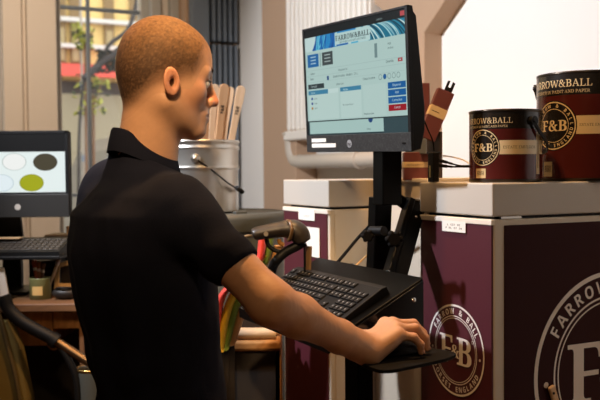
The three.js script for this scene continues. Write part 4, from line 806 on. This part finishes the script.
function nets(f, lo, hi, c) {
  const n = [0, 1, 2].map((i) => Math.ceil((hi[i] - lo[i]) / c) + 1), [nx, ny, nzz] = n, v = new Float32Array(nx * ny * nzz);
  const id = (i, j, k) => i + nx * (j + ny * k);
  for (let k = 0; k < nzz; k++) for (let j = 0; j < ny; j++) for (let i = 0; i < nx; i++) v[id(i, j, k)] = f(lo[0] + i * c, lo[1] + j * c, lo[2] + k * c);
  const cell = new Int32Array(v.length).fill(-1), pos = [], idx = [];
  for (let k = 0; k + 1 < nzz; k++) for (let j = 0; j + 1 < ny; j++) for (let i = 0; i + 1 < nx; i++) {
    let sx = 0, sy = 0, sz = 0, m = 0;
    const q = (a, b) => { const va = v[id(i + a[0], j + a[1], k + a[2])], vb = v[id(i + b[0], j + b[1], k + b[2])]; if ((va < 0) !== (vb < 0)) { const t = va / (va - vb); sx += a[0] + t * (b[0] - a[0]); sy += a[1] + t * (b[1] - a[1]); sz += a[2] + t * (b[2] - a[2]); m++; } };
    const base = v[id(i, j, k)] < 0; let same = true;
    for (let s = 1; s < 8 && same; s++) if ((v[id(i + (s & 1), j + (s >> 1 & 1), k + (s >> 2))] < 0) !== base) same = false;
    if (same) continue;
    for (const [p, r] of EDGES) q(p, r);
    cell[id(i, j, k)] = pos.length / 3; pos.push(lo[0] + (i + sx / m) * c, lo[1] + (j + sy / m) * c, lo[2] + (k + sz / m) * c);
  }
  const quad = (a, b, d, e, flip) => { if (a < 0 || b < 0 || d < 0 || e < 0) return; if (flip) idx.push(a, d, b, a, e, d); else idx.push(a, b, d, a, d, e); };
  for (let k = 1; k + 1 < nzz; k++) for (let j = 1; j + 1 < ny; j++) for (let i = 1; i + 1 < nx; i++) {
    const s = v[id(i, j, k)] < 0;
    if (s !== v[id(i + 1, j, k)] < 0) quad(cell[id(i, j - 1, k - 1)], cell[id(i, j, k - 1)], cell[id(i, j, k)], cell[id(i, j - 1, k)], !s);
    if (s !== v[id(i, j + 1, k)] < 0) quad(cell[id(i - 1, j, k - 1)], cell[id(i - 1, j, k)], cell[id(i, j, k)], cell[id(i, j, k - 1)], !s);
    if (s !== v[id(i, j, k + 1)] < 0) quad(cell[id(i - 1, j - 1, k)], cell[id(i, j - 1, k)], cell[id(i, j, k)], cell[id(i - 1, j, k)], !s);
  }
  const g = new THREE.BufferGeometry(); g.setAttribute('position', new THREE.Float32BufferAttribute(pos, 3)); g.setIndex(idx); g.computeVertexNormals(); return g;
}
const EDGES = []; for (const a of [[0, 0, 0], [1, 0, 0], [0, 1, 0], [0, 0, 1], [1, 1, 0], [1, 0, 1], [0, 1, 1], [1, 1, 1]]) for (let x = 0; x < 3; x++) if (!a[x]) { const b = [...a]; b[x] = 1; EDGES.push([a, b]); }
function paint(g, fn) {                            // vertex colours computed point by point
  const p = g.attributes.position, c = new Float32Array(p.count * 3);
  for (let i = 0; i < p.count; i++) { const k = fn(p.getX(i), p.getY(i), p.getZ(i)); c[3 * i] = k[0]; c[3 * i + 1] = k[1]; c[3 * i + 2] = k[2]; }
  g.setAttribute('color', new THREE.BufferAttribute(c, 3)); return g;
}
const MAN = toShop(W(146, 200, 1.65)); MAN.y = 0;
const man = thing('person', 'man with cropped hair in a dark polo shirt working the mouse', 'person', MAN.toArray());
const ml = (p) => V(p.x - MAN.x, p.y, p.z - MAN.z);   // shop -> man (x forward, y up, z to his right)
const mp = (px, py, d) => ml(S(px, py, d));

// head frame: origin between the ears
const HEAD_O = mp(164.5, 83, 1.625), PITCH = -0.1, YAW = -0.09;
const hm = new THREE.Matrix4().makeRotationFromEuler(new THREE.Euler(0, YAW, PITCH, 'YZX')); hm.scale(V(0.955, 0.955, 0.955)); hm.setPosition(HEAD_O);
const hin = hm.clone().invert();
function headSkin(x, y, z, noEar) {
  const az = Math.abs(z);
  let d = ell(x, y, z, -0.008, 0.043, 0, 0.088, 0.088, 0.075);
  d = smin(d, ell(x, y, z, 0.03, 0.042, 0, 0.06, 0.056, 0.063), 0.03);
  d = smin(d, ell(x, y, z, -0.036, 0.005, 0, 0.052, 0.06, 0.06), 0.03);
  d = smin(d, ell(x, y, z, 0.03, -0.028, 0, 0.056, 0.068, 0.058), 0.03);
  d = smin(d, cap(x, y, az, V(0.0, -0.042, 0.05), V(0.066, -0.088, 0.014), 0.02, 0.017), 0.03);
  d = smin(d, sph(x, y, z, 0.076, -0.09, 0, 0.017), 0.022);
  d = smin(d, sph(x, y, az, 0.052, -0.014, 0.042, 0.021), 0.028);
  d = smin(d, cap(x, y, az, V(0.083, 0.026, 0.006), V(0.07, 0.026, 0.042), 0.011, 0.01), 0.018);
  d = smax(d, -sph(x, y, az, 0.098, 0.006, 0.033, 0.019), 0.016);
  d = smin(d, cap(x, y, z, V(0.086, 0.02, 0), V(0.107, -0.026, 0), 0.0075, 0.0105), 0.012);
  d = smin(d, sph(x, y, az, 0.096, -0.03, 0.011, 0.0085), 0.008);
  d = smax(d, -sph(x, y, az, 0.103, -0.0395, 0.006, 0.0042), 0.003);
  d = smin(d, ell(x, y, z, 0.08, -0.056, 0, 0.016, 0.022, 0.026), 0.016);
  d = smin(d, cap(x, y, az, V(0.0945, -0.0535, 0), V(0.083, -0.056, 0.022), 0.0055, 0.003), 0.005);
  d = smin(d, cap(x, y, az, V(0.0935, -0.0655, 0), V(0.082, -0.0615, 0.02), 0.006, 0.003), 0.005);
  d = smax(d, -cap(x, y, az, V(0.103, -0.0595, 0), V(0.088, -0.0595, 0.022), 0.0022, 0.0012), 0.003);
  d = smin(d, cap(x, y, az, V(0.0845, 0.0145, 0.024), V(0.078, 0.0145, 0.043), 0.0052, 0.0042), 0.005);   // upper lids
  if (noEar) return d;
  // ears
  x = (x - 0.007) / 0.88; y = (y + 0.009) / 0.88;
  let e = ell(x + 0.012, y - 0.003, az - 0.0785 - (x < 0 ? -x * 0.38 : 0), 0, 0, 0, 0.016, 0.026, 0.005);
  e = smax(e, -ell(x + 0.006, y - 0.002, az - 0.09, 0, 0, 0, 0.0105, 0.016, 0.0125), 0.005);
  { const u = x + 0.0115 + (y - 0.004) * 0.12, v = y - 0.004, rg = (Math.hypot(u / 0.0155, v / 0.0265) - 1) * 0.019, w = az - 0.081 - Math.max(0, -u) * 0.42; e = smin(e, Math.hypot(rg, w) - 0.0042, 0.006); }
  e = smin(e, cap(x, y, az, V(0.004, 0.003, 0.077), V(0.001, -0.012, 0.079), 0.0055, 0.004), 0.005);
  return smin(d, e * 0.9, 0.006);
}
const NECK0 = V(-0.026, -0.04, 0).applyMatrix4(hm), NECK1 = mp(142, 166, 1.64);
function headField(x, y, z, noEar = false) {
  const p = V(x, y, z).applyMatrix4(hin);
  let d = headSkin(p.x, p.y, p.z, noEar);
  let n = cap(x, y, z, NECK0, NECK1, 0.047, 0.056);
  n = smin(n, cap(x, y, z, V(-0.005, -0.062, 0).applyMatrix4(hm), V(NECK1.x + 0.02, NECK1.y, NECK1.z), 0.04, 0.047), 0.03);
  return smin(d, n, 0.022);
}
// joints
const SH = mp(183, 212, 1.5), EL = mp(271, 303, 1.43), WR = mp(364, 348.5, 1.615);
const SL = V(-0.012, 1.43, -0.195), ELL = V(-0.015, 1.15, -0.225), WL = V(0.09, 0.93, -0.215);
function handChains(side) {
  if (side > 0) {
    const m = (x, y, z) => ml(V(x, y, z));
    const K = mouseP, t = padY;
    // knuckles over the mouse, fingers arched down over its front
    return { wrist: WR, palmR: 0.0135, chains: [
      [[K.x - 0.01, t + 0.057, K.z - 0.026], [K.x + 0.036, t + 0.052, K.z - 0.03], [K.x + 0.058, t + 0.037, K.z - 0.028], [K.x + 0.072, t + 0.02, K.z - 0.025]],
      [[K.x - 0.006, t + 0.06, K.z - 0.003], [K.x + 0.042, t + 0.057, K.z - 0.001], [K.x + 0.064, t + 0.036, K.z + 0.0], [K.x + 0.073, t + 0.015, K.z + 0.001]],
      [[K.x - 0.012, t + 0.055, K.z + 0.019], [K.x + 0.028, t + 0.054, K.z + 0.028], [K.x + 0.047, t + 0.034, K.z + 0.033], [K.x + 0.052, t + 0.013, K.z + 0.032]],
      [[K.x - 0.02, t + 0.047, K.z + 0.039], [K.x + 0.009, t + 0.042, K.z + 0.05], [K.x + 0.023, t + 0.027, K.z + 0.053], [K.x + 0.026, t + 0.011, K.z + 0.05]],
    ].map((c) => c.map((q) => m(...q))), thumb: [[K.x - 0.06, t + 0.036, K.z - 0.03], [K.x - 0.026, t + 0.026, K.z - 0.05], [K.x + 0.006, t + 0.022, K.z - 0.047], [K.x + 0.028, t + 0.018, K.z - 0.04]].map((q) => m(...q)) };
  }
  const f = V(0.35, -0.9, 0.05).normalize(), s = V(0.8, 0.3, 0).normalize(), nrm = V(0, 0, 1), o = WL;
  const P = (a, b, c) => o.clone().addScaledVector(f, a).addScaledVector(s, b).addScaledVector(nrm, c);
  return { wrist: WL, palmR: 0.0135, chains: [[0.027, 0.092, 0.04], [0.008, 0.095, 0.045], [-0.012, 0.09, 0.041], [-0.03, 0.08, 0.032]].map(([b, a, l]) => [P(a, b, 0), P(a + l * 0.95, b * 1.1, 0.012), P(a + l * 1.45, b * 1.1, 0.028), P(a + l * 1.75, b * 1.1, 0.044)]), thumb: [P(0.02, 0.03, 0.008), P(0.05, 0.05, 0.018), P(0.085, 0.056, 0.026), P(0.11, 0.05, 0.034)] };
}
const FR = [0.0098, 0.01, 0.0096, 0.0083];
function handField(H, elbow) {
  const ch = H.chains, w = H.wrist, dirA = w.clone().sub(elbow).normalize(), back = w.clone().addScaledVector(dirA, -0.09);
  const across = ch[0][0].clone().sub(ch[3][0]).normalize(), roots = ch.map((c, i) => w.clone().addScaledVector(across, (1.5 - i) * 0.0135).addScaledVector(dirA, 0.012));
  return (x, y, z) => {
    let palm = cap(x, y, z, back, w, 0.025, 0.0235);
    const wide = Math.min(cap(x, y, z, back.clone().addScaledVector(across, 0.003), w.clone().addScaledVector(across, 0.011), 0.023, 0.0195), cap(x, y, z, back.clone().addScaledVector(across, -0.003), w.clone().addScaledVector(across, -0.011), 0.023, 0.019));
    palm = smin(palm, wide, 0.02);
    for (let i = 0; i < 4; i++) palm = smin(palm, cap(x, y, z, roots[i], ch[i][0], 0.0155, 0.0118), 0.018);
    palm = smin(palm, cap(x, y, z, roots[0], H.thumb[1], 0.016, 0.0125), 0.02);
    palm = smin(palm, cap(x, y, z, roots[3], ch[3][0].clone().lerp(roots[3], 0.3), 0.017, 0.014), 0.018);
    let fing = 1;
    for (let i = 0; i < 4; i++) {
      const r = FR[i]; let f = cap(x, y, z, ch[i][0], ch[i][1], r * 1.1, r);
      f = smin(f, cap(x, y, z, ch[i][1], ch[i][2], r * 1.02, r * 0.9), 0.004); f = smin(f, cap(x, y, z, ch[i][2], ch[i][3], r * 0.92, r * 0.78), 0.004);
      f = smin(f, sph(x, y, z, ch[i][0].x, ch[i][0].y + 0.0015, ch[i][0].z, r * 1.16), 0.006);
      fing = i ? smin(fing, f, 0.0025) : f;
    }
    let t = cap(x, y, z, H.thumb[0], H.thumb[1], 0.014, 0.0115); t = smin(t, cap(x, y, z, H.thumb[1], H.thumb[2], 0.0115, 0.0105), 0.004); t = smin(t, cap(x, y, z, H.thumb[2], H.thumb[3], 0.0103, 0.0085), 0.004);
    return smin(smin(palm, fing, 0.011), t, 0.011);
  };
}
const FA = WR.clone().sub(EL).normalize();
const HR = handChains(1), HL = handChains(-1), hrF = handField(HR, EL), hlF = handField(HL, ELL);
const bbox = (pts, m) => [[0, 1, 2].map((i) => Math.min(...pts.map((p) => p.getComponent(i))) - m), [0, 1, 2].map((i) => Math.max(...pts.map((p) => p.getComponent(i))) + m)];
const armR = (x, y, z) => {
  let d = cap(x, y, z, SH, EL, 0.046, 0.036);
  const f = V(0, 0, 0).lerpVectors(EL, WR, 0.26);
  d = smin(d, cap(x, y, z, EL, f, 0.035, 0.037), 0.03);
  d = smin(d, cap(x, y, z, f, V(0, 0, 0).lerpVectors(EL, WR, 0.72), 0.037, 0.029), 0.02);
  d = smin(d, cap(x, y, z, V(0, 0, 0).lerpVectors(EL, WR, 0.72), WR, 0.029, 0.0245), 0.02);
  return d;
};
const armL = (x, y, z) => smin(cap(x, y, z, SL, ELL, 0.05, 0.038), smin(cap(x, y, z, ELL, V(0, 0, 0).lerpVectors(ELL, WL, 0.3), 0.037, 0.037), cap(x, y, z, V(0, 0, 0).lerpVectors(ELL, WL, 0.3), WL, 0.037, 0.025), 0.02), 0.03);
// trunk cross-sections: y, forward offset, half depth, half width
const SEC = [[0.86, 0.035, 0.115, 0.17], [0.95, 0.03, 0.112, 0.168], [1.05, 0.022, 0.112, 0.168], [1.15, 0.008, 0.116, 0.172], [1.25, -0.006, 0.124, 0.182], [1.33, -0.012, 0.128, 0.19], [1.40, -0.01, 0.122, 0.19], [1.435, 0.0, 0.102, 0.155], [1.472, 0.006, 0.07, 0.08], [1.5, 0.004, 0.056, 0.06], [1.57, 0.004, 0.05, 0.052]];
function sec(y) { if (y <= SEC[0][0]) return SEC[0]; for (let i = 0; i + 1 < SEC.length; i++) if (y <= SEC[i + 1][0]) { const t = smooth(0, 1, (y - SEC[i][0]) / (SEC[i + 1][0] - SEC[i][0])), k = lerp((y - SEC[i][0]) / (SEC[i + 1][0] - SEC[i][0]), t, 0.35); return SEC[i].map((v, j) => lerp(v, SEC[i + 1][j], k)); } return SEC[SEC.length - 1]; }
function trunk(x, y, z, grow) {
  const s = sec(y), d = s[2] + grow, w = s[3] + grow, q = Math.pow(Math.pow(Math.abs(x - s[1]) / d, 2.25) + Math.pow(Math.abs(z) / w, 2.25), 1 / 2.25);
  return (q - 1) * Math.min(d, w) * 0.92;
}
function shoulders(x, y, z, g) {
  let d = cap(x, y, z, V(0.005, 1.432, 0.03), V(SH.x - 0.008, SH.y + 0.012, SH.z - 0.012), 0.045 + g, 0.048 + g);
  return smin(d, cap(x, y, z, V(0.0, 1.47, -0.03), V(SL.x, SL.y + 0.012, SL.z + 0.01), 0.05 + g, 0.05 + g), 0.03);
}
const HEM = V(0, 0, 0).lerpVectors(SH, EL, 0.65), UA = EL.clone().sub(SH).normalize();
const HEML = V(0, 0, 0).lerpVectors(SL, ELL, 0.86), UAL = ELL.clone().sub(SL).normalize();
function sleeve(x, y, z, a, e, hem, ua, r0, r1) {
  const end = hem.clone().addScaledVector(ua, 0.05), s = (x - hem.x) * ua.x + (y - hem.y) * ua.y + (z - hem.z) * ua.z;
  let d = smax(cap(x, y, z, a, end, r0, r1), s, 0.004);
  return d;
}
function folds(x, y, z) {
  const s = sec(y), a = Math.atan2(z / s[3], (x - s[1]) / s[2]) * 180 / Math.PI;   // 0 ahead, 90 right, 180 back
  const wr = (c) => { let q = a - c; if (q > 180) q -= 360; if (q < -180) q += 360; return q; };
  const low = smooth(1.46, 1.3, y), g = (c, w) => Math.exp(-((wr(c) / w) ** 2));
  let f = low * (0.008 * g(166 + 5 * Math.sin((y - 1.2) * 7), 8) - 0.005 * g(150 + 4 * Math.sin(y * 9), 12) + 0.0055 * g(184 + 6 * Math.sin(y * 6), 9) - 0.004 * g(196, 9) + 0.004 * g(128 + 20 * (1.3 - y), 10) - 0.003 * g(112, 10));
  f += smooth(1.25, 1.02, y) * (0.005 * Math.sin(y * 55 + a * 0.06 + 2 * nz(x * 9, y * 6, z * 9))) * g(150, 60);
  f += 0.004 * nz(x * 14, y * 8, z * 14) + 0.0018 * nz(x * 32, y * 20, z * 32);
  return f;
}
function shirtField(x, y, z) {
  let d = trunk(x, y, z, 0.008);
  d = smin(d, shoulders(x, y, z, 0.008), 0.06);
  d -= folds(x, y, z);
  d = smax(d, 0.985 - y, 0.006);
  d = smax(d, y - (NECK1.y + 0.011 - (x - NECK1.x) * 0.5), 0.004);
  // neck hole
  d = smax(d, -cap(x, y, z, NECK0, V(NECK1.x, NECK1.y, NECK1.z), 0.044, 0.05), 0.004);
  let r = sleeve(x, y, z, V(SH.x - 0.004, SH.y, SH.z - 0.004), EL, HEM, UA, 0.058, 0.0435), l = sleeve(x, y, z, SL, ELL, HEML, UAL, 0.066, 0.056);
  const sl = ((x - SH.x) * UA.x + (y - SH.y) * UA.y + (z - SH.z) * UA.z);
  r -= 0.0035 * Math.sin(sl * 62 + 3 * nz(x * 10, y * 10, z * 10)) * smooth(-0.02, 0.06, sl) * smooth(0.2, 0.1, sl) + 0.003 * nz(x * 18, y * 18, z * 18);
  d = smin(d, r, 0.022); d = smin(d, l, 0.07);
  return d;
}
const skinTone = [0.58, 0.315, 0.18];
{ // body: trunk and limbs, with the head and both hands on finer grids, one geometry
  const bodyF = (x, y, z) => {
    let d = trunk(x, y, z, -0.012); d = smin(d, shoulders(x, y, z, -0.006), 0.05);
    d = smax(d, y - 1.51, 0.02); d = smin(d, armR(x, y, z), 0.03); d = smin(d, armL(x, y, z), 0.03);
    for (const s of [-1, 1]) { d = smin(d, cap(x, y, z, V(0.03, 0.86, s * 0.09), V(0.045, 0.48, s * 0.1), 0.085, 0.055), 0.03); d = smin(d, cap(x, y, z, V(0.045, 0.48, s * 0.1), V(0.0, 0.09, s * 0.11), 0.055, 0.038), 0.02); d = smin(d, cap(x, y, z, V(0.0, 0.06, s * 0.11), V(0.13, 0.045, s * 0.125), 0.036, 0.03), 0.02); }
    return d;
  };
  const head = nets(headField, [HEAD_O.x - 0.15, HEAD_O.y - 0.2, HEAD_O.z - 0.12], [HEAD_O.x + 0.15, HEAD_O.y + 0.16, HEAD_O.z + 0.12], 0.0023);
  const hr = nets((x, y, z) => { const s = (x - WR.x) * FA.x + (y - WR.y) * FA.y + (z - WR.z) * FA.z; return smin(hrF(x, y, z), armR(x, y, z), lerp(0.0005, 0.02, smooth(-0.075, -0.02, s))); }, ...bbox([WR, ...HR.chains.flat(), ...HR.thumb, WR.clone().lerp(EL, 0.2)], 0.04), 0.0026);
  const hl = nets(hlF, ...bbox([WL, ...HL.chains.flat(), ...HL.thumb], 0.04), 0.004);
  const arm = nets(armR, ...bbox([SH, EL, WR], 0.07), 0.006);
  const body = nets(bodyF, [-0.25, 0.0, -0.36], [0.32, 1.54, 0.36], 0.014);
  const g = mergeGeometries([head, hr, hl, arm, body].map((q) => { const h = q.clone(); h.deleteAttribute('uv'); return h; }));
  paint(g, (x, y, z) => {
    const q = V(x, y, z).applyMatrix4(hin); let k = [...skinTone];
    const red = (a) => { k = [k[0] * (1 + 0.06 * a), k[1] * (1 - 0.22 * a), k[2] * (1 - 0.24 * a)]; };
    if (y > 1.35) {
      const az = Math.abs(q.z);
      red(0.9 * smooth(0.03, 0.012, Math.hypot(q.x - 0.106, q.y + 0.026, q.z)));
      red(0.35 * smooth(0.055, 0.02, Math.hypot(q.x - 0.055, q.y + 0.02, az - 0.05)));
      red(0.75 * smooth(0.074, 0.084, az) * smooth(0.06, 0.03, Math.hypot(q.x + 0.01, q.y)));
      red(1.1 * smooth(0.006, 0.002, Math.abs(q.y + 0.0595) - 0.004) * smooth(0.08, 0.09, q.x) * smooth(0.026, 0.018, az));
      const stub = smooth(-0.03, -0.06, q.y) * smooth(-0.02, 0.03, q.x) * smooth(-0.13, -0.1, q.y); k = k.map((v, i) => v * (1 - stub * [0.12, 0.1, 0.06][i]));
    } else if (x > EL.x && z > 0.05) {
      for (const c of HR.chains) for (const j of [0, 1, 2, 3]) red(0.35 * smooth(0.018, 0.006, c[j].distanceTo(V(x, y, z))));
    }
    const m = 1 + 0.05 * nz(x * 60, y * 60, z * 60) + 0.04 * nz(x * 200, y * 200, z * 200); return k.map((v) => v * m);
  });
  const skin = phys(0xffffff, 0.5, { vertexColors: true, sheen: 0.15, sheenColor: C(255, 210, 180), sheenRoughness: 0.6 });
  part('body', g, skin, man);
}
{ // cropped hair: a shell that thins out at the hairline
  const lineAt = (q) => {                          // signed: >0 inside the hair
    const front = smooth(-0.01, 0.075, q.x), side = smooth(0.03, 0.07, Math.abs(q.z));
    let y = lerp(-0.06, 0.0, smooth(-0.085, -0.02, q.x));
    y = lerp(y, 0.014, smooth(-0.005, 0.03, q.x)); y = lerp(y, 0.07, smooth(0.036, 0.07, q.x));
    return q.y - y;
  };
  const f = (x, y, z) => {
    const q = V(x, y, z).applyMatrix4(hin), h = lineAt(q), t = smooth(-0.055, -0.012, h) * 0.0028 - 0.0018 + 0.0022 * smooth(-0.02, 0.03, h) + 0.002 * smooth(0.03, 0.09, q.y);
    return headField(x, y, z, true) - t - 0.0007 * nz(x * 420, y * 420, z * 420) * smooth(0, 0.02, h);
  };
  const g = nets(f, [HEAD_O.x - 0.14, HEAD_O.y - 0.15, HEAD_O.z - 0.1], [HEAD_O.x + 0.12, HEAD_O.y + 0.15, HEAD_O.z + 0.1], 0.0024);
  paint(g, (x, y, z) => {
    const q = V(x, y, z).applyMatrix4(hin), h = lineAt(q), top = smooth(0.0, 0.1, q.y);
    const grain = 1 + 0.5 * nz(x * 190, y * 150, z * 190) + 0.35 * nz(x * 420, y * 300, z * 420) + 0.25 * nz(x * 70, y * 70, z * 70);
    const hair = [lerp(0.04, 0.175, top), lerp(0.0185, 0.086, top), lerp(0.008, 0.032, top)].map((v) => v * grain);  // crown paler: longer golden hair, plus its lit tone in the colour
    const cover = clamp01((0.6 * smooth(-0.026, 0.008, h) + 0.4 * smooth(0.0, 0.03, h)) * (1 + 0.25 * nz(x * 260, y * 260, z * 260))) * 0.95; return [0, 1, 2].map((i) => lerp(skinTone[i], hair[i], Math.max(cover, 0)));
  });
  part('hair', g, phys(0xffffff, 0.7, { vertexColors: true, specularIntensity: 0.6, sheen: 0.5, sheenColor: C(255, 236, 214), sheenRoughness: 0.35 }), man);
  for (const s of [-1, 1]) {
    const e = new THREE.SphereGeometry(0.0118, 24, 16), v = V(0.0745, 0.006, s * 0.0325).applyMatrix4(hm);
    paint(e, (x, y, z) => { const a = Math.acos(clamp01((x * 0.98 - y * 0.15) / 0.0118)); return a < 0.22 ? [0.01, 0.01, 0.01] : a < 0.48 ? [0.06, 0.09, 0.11] : [0.75, 0.7, 0.66]; });
    const m = part('eye', e, phys(0xffffff, 0.15, { vertexColors: true }), man); m.position.copy(v); m.rotation.set(0, YAW, PITCH, 'YZX');
    const b = [V(0.092, 0.031, s * 0.014), V(0.09, 0.036, s * 0.026), V(0.08, 0.037, s * 0.038), V(0.07, 0.032, s * 0.047)].map((p) => p.applyMatrix4(hm));
    part('eyelashes', tube([V(0.0862, 0.0095, s * 0.022), V(0.0885, 0.0105, s * 0.032), V(0.081, 0.0095, s * 0.043)].map((p) => p.applyMatrix4(hm)), 0.0017, 16, 6), M.darkBoard, man);
    part('eyebrow', tube(b, 0.0034, 20, 8), std(C(84, 56, 34), 0.9), man);
  }
  for (const c of [...HR.chains, HR.thumb]) {       // nails of the hand on the mouse
    const d = c[3].clone().sub(c[2]).normalize(), up = V(0.5, 0.9, 0.1).addScaledVector(d, -V(0.5, 0.9, 0.1).dot(d)).normalize(), sd = d.clone().cross(up);
    const nl = new THREE.SphereGeometry(1, 12, 8).scale(0.0055, 0.0012, 0.0045).applyMatrix4(new THREE.Matrix4().makeBasis(d, up, sd)).translate(...c[3].clone().addScaledVector(up, 0.0068).addScaledVector(d, 0.001).toArray());
    part('nail', nl, std(C(222, 168, 146), 0.35), man);
  }
}
{
  const sg = nets(shirtField, [-0.24, 0.96, -0.36], [0.34, 1.62, 0.36], 0.0062);
  const uv = new Float32Array(sg.attributes.position.count * 2); for (let i = 0; i < uv.length / 2; i++) { uv[2 * i] = (sg.attributes.position.getX(i) + sg.attributes.position.getZ(i)) * 6; uv[2 * i + 1] = sg.attributes.position.getY(i) * 6; } sg.setAttribute('uv', new THREE.BufferAttribute(uv, 2));
  const shirt = part('polo_shirt', sg, M.navyCloth, man);
  // fold-down collar: a band round the neck, standing inside and turned over outside
  const pos = [], idx = [], N = 72, prof = [[0.0, -0.012], [0.0005, 0.012], [0.002, 0.03], [0.0055, 0.0345], [0.0095, 0.031], [0.0145, 0.014], [0.02, -0.008], [0.0165, -0.0095], [0.0105, 0.008], [0.0055, 0.0265], [0.0035, 0.008], [0.0035, -0.012]];
  const c0 = NECK1.clone().add(V(0.0, 0.02, 0)), q = prof.length;
  for (let i = 0; i < N; i++) {
    const a = i / N * 2 * Math.PI, ca = Math.cos(a), sa = Math.sin(a), fr = (1 + ca) / 2;
    const rx = 0.051 + 0.006 * fr, rz = 0.052, cy = c0.y + lerp(0.018, -0.036, Math.pow(fr, 1.15));
    prof.forEach(([o, h], j) => pos.push(c0.x + 0.004 * fr + (rx + o * 0.85) * ca, cy + h * lerp(1.08, 1.0, fr) + (j > 3 && j < 9 ? 0.002 * Math.sin(3 * a) : 0), c0.z + (rz + o * 0.85) * sa));
  }
  for (let i = 0; i < N; i++) for (let j = 0; j < q; j++) { const a = i * q + j, b = i * q + (j + 1) % q, e = ((i + 1) % N) * q; idx.push(a, b, e + j, b, e + (j + 1) % q, e + j); }
  const cg = new THREE.BufferGeometry(); cg.setAttribute('position', new THREE.Float32BufferAttribute(pos, 3)); cg.setIndex(idx); cg.computeVertexNormals();
  part('collar', cg, M.navyCloth, shirt);
  const ax = UA.clone(), m = new THREE.Matrix4().lookAt(V(0, 0, 0), ax, V(0, 1, 0)); m.setPosition(HEM.clone().addScaledVector(ax, -0.02));
  part('sleeve_seam', new THREE.TorusGeometry(0.0462, 0.0009, 6, 60).applyMatrix4(m), M.navyCloth, shirt);
  const tf = (x, y, z) => {
    let d = smax(trunk(x, y, z, 0.004), y - 1.02, 0.01); d = smax(d, 0.84 - y, 0.02);
    for (const s of [-1, 1]) { d = smin(d, cap(x, y, z, V(0.032, 0.87, s * 0.088), V(0.045, 0.48, s * 0.1), 0.1, 0.075), 0.03); d = smin(d, smax(cap(x, y, z, V(0.045, 0.48, s * 0.1), V(0.0, 0.04, s * 0.11), 0.075, 0.062), 0.045 - y, 0.004), 0.03); }
    return d - 0.003 * nz(x * 16, y * 16, z * 16);
  };
  const tg = nets(tf, [-0.2, 0.02, -0.3], [0.25, 1.06, 0.3], 0.012), tr = part('trousers', tg, M.denim, man);
  const sf = (x, y, z) => { let d = 1; for (const s of [-1, 1]) { let k = cap(x, y, z, V(-0.04, 0.05, s * 0.11), V(0.17, 0.035, s * 0.13), 0.047, 0.038); k = smin(k, cap(x, y, z, V(-0.01, 0.06, s * 0.11), V(-0.005, 0.11, s * 0.11), 0.045, 0.045), 0.03); d = Math.min(d, smax(k, 0.001 - y, 0.004)); } return d; };
  part('shoes', nets(sf, [-0.14, -0.02, -0.22], [0.26, 0.18, 0.22], 0.007), M.leather, man);
}
// ---------------------------------------------------------------- unseen spotlights, all out of view, each placed for what it lights
function unseenSpot(label, p, aim, color, cd, angle, radius, soft = 0.3) {      // world points
  const t = new THREE.Group(); t.name = numbered('unseen_spotlight'); scene.add(t); tag(t, label, 'lamp'); t.position.copy(p);
  const d = aim.clone().sub(p).normalize(), q = new THREE.Quaternion().setFromUnitVectors(V(0, -1, 0), d);
  const can = part('housing', lathe([[0.03, 0.14], [0.045, 0.135], [0.052, 0.12], [0.052, 0.0], [0.048, 0.0], [0.046, 0.03], [0.0, 0.03]], 32).applyQuaternion(q), M.black, t);
  part('glowing_lens', new THREE.CylinderGeometry(0.044, 0.044, 0.004, 32).translate(0, 0.006, 0).applyQuaternion(q), new THREE.MeshStandardMaterial({ color: 0x222222, emissive: color, emissiveIntensity: 3 }), t);
  part('stem', rod(V(0, 0.1, 0).applyQuaternion(q), V(0, CEIL - p.y, 0), 0.01), M.black, t);
  part('track', box(-0.3, 0.3, CEIL - p.y - 0.03, CEIL - p.y, -0.02, 0.02, 0.003), M.black, t);
  const s = new THREE.SpotLight(color, cd, 0, angle, soft, 2); s.castShadow = true; s.shadow.radius = radius; s.shadow.mapSize.set(1024, 1024);
  s.position.copy(d).multiplyScalar(0.012); s.target.position.copy(d); t.add(s, s.target); return t;
}
unseenSpot('unseen white spotlight out of view at left, lighting machine and wall', V(-1.4, 2.62, -1.98), V(0.6, 1.62, -3.18), C(246, 248, 255), 20, 0.83, 3, 0.22);
unseenSpot('unseen warm spotlight above the keyboard, lighting arm and forehead', V(0.05, 3.0, -1.75), V(-0.06, 1.2, -1.65), C(255, 194, 126), 11, 0.8, 3);
unseenSpot('unseen warm spotlight behind the camera, lighting the near sides', V(0.1, 2.9, 0.5), V(0.0, 1.3, -1.8), C(255, 212, 160), 3, 0.7, 3);
unseenSpot('unseen warm spotlight behind the man, placed to light his head', V(-0.22, 2.8, -0.1), V(-0.24, 1.64, -1.62), C(255, 212, 158), 15, 0.2, 3, 0.6);
unseenSpot('unseen warm spotlight placed to light the window posts', V(-1.2, 3.0, -2.9), V(-1.75, 1.9, -5.0), C(255, 232, 206), 11, 0.78, 3, 1);
unseenSpot('unseen warm spotlight placed to light the wooden counter', V(-0.2, 3.0, -2.9), V(-0.1, 1.0, -2.9), C(255, 196, 132), 4, 0.7, 3);

shade(scene);
renderer.render(scene, camera);
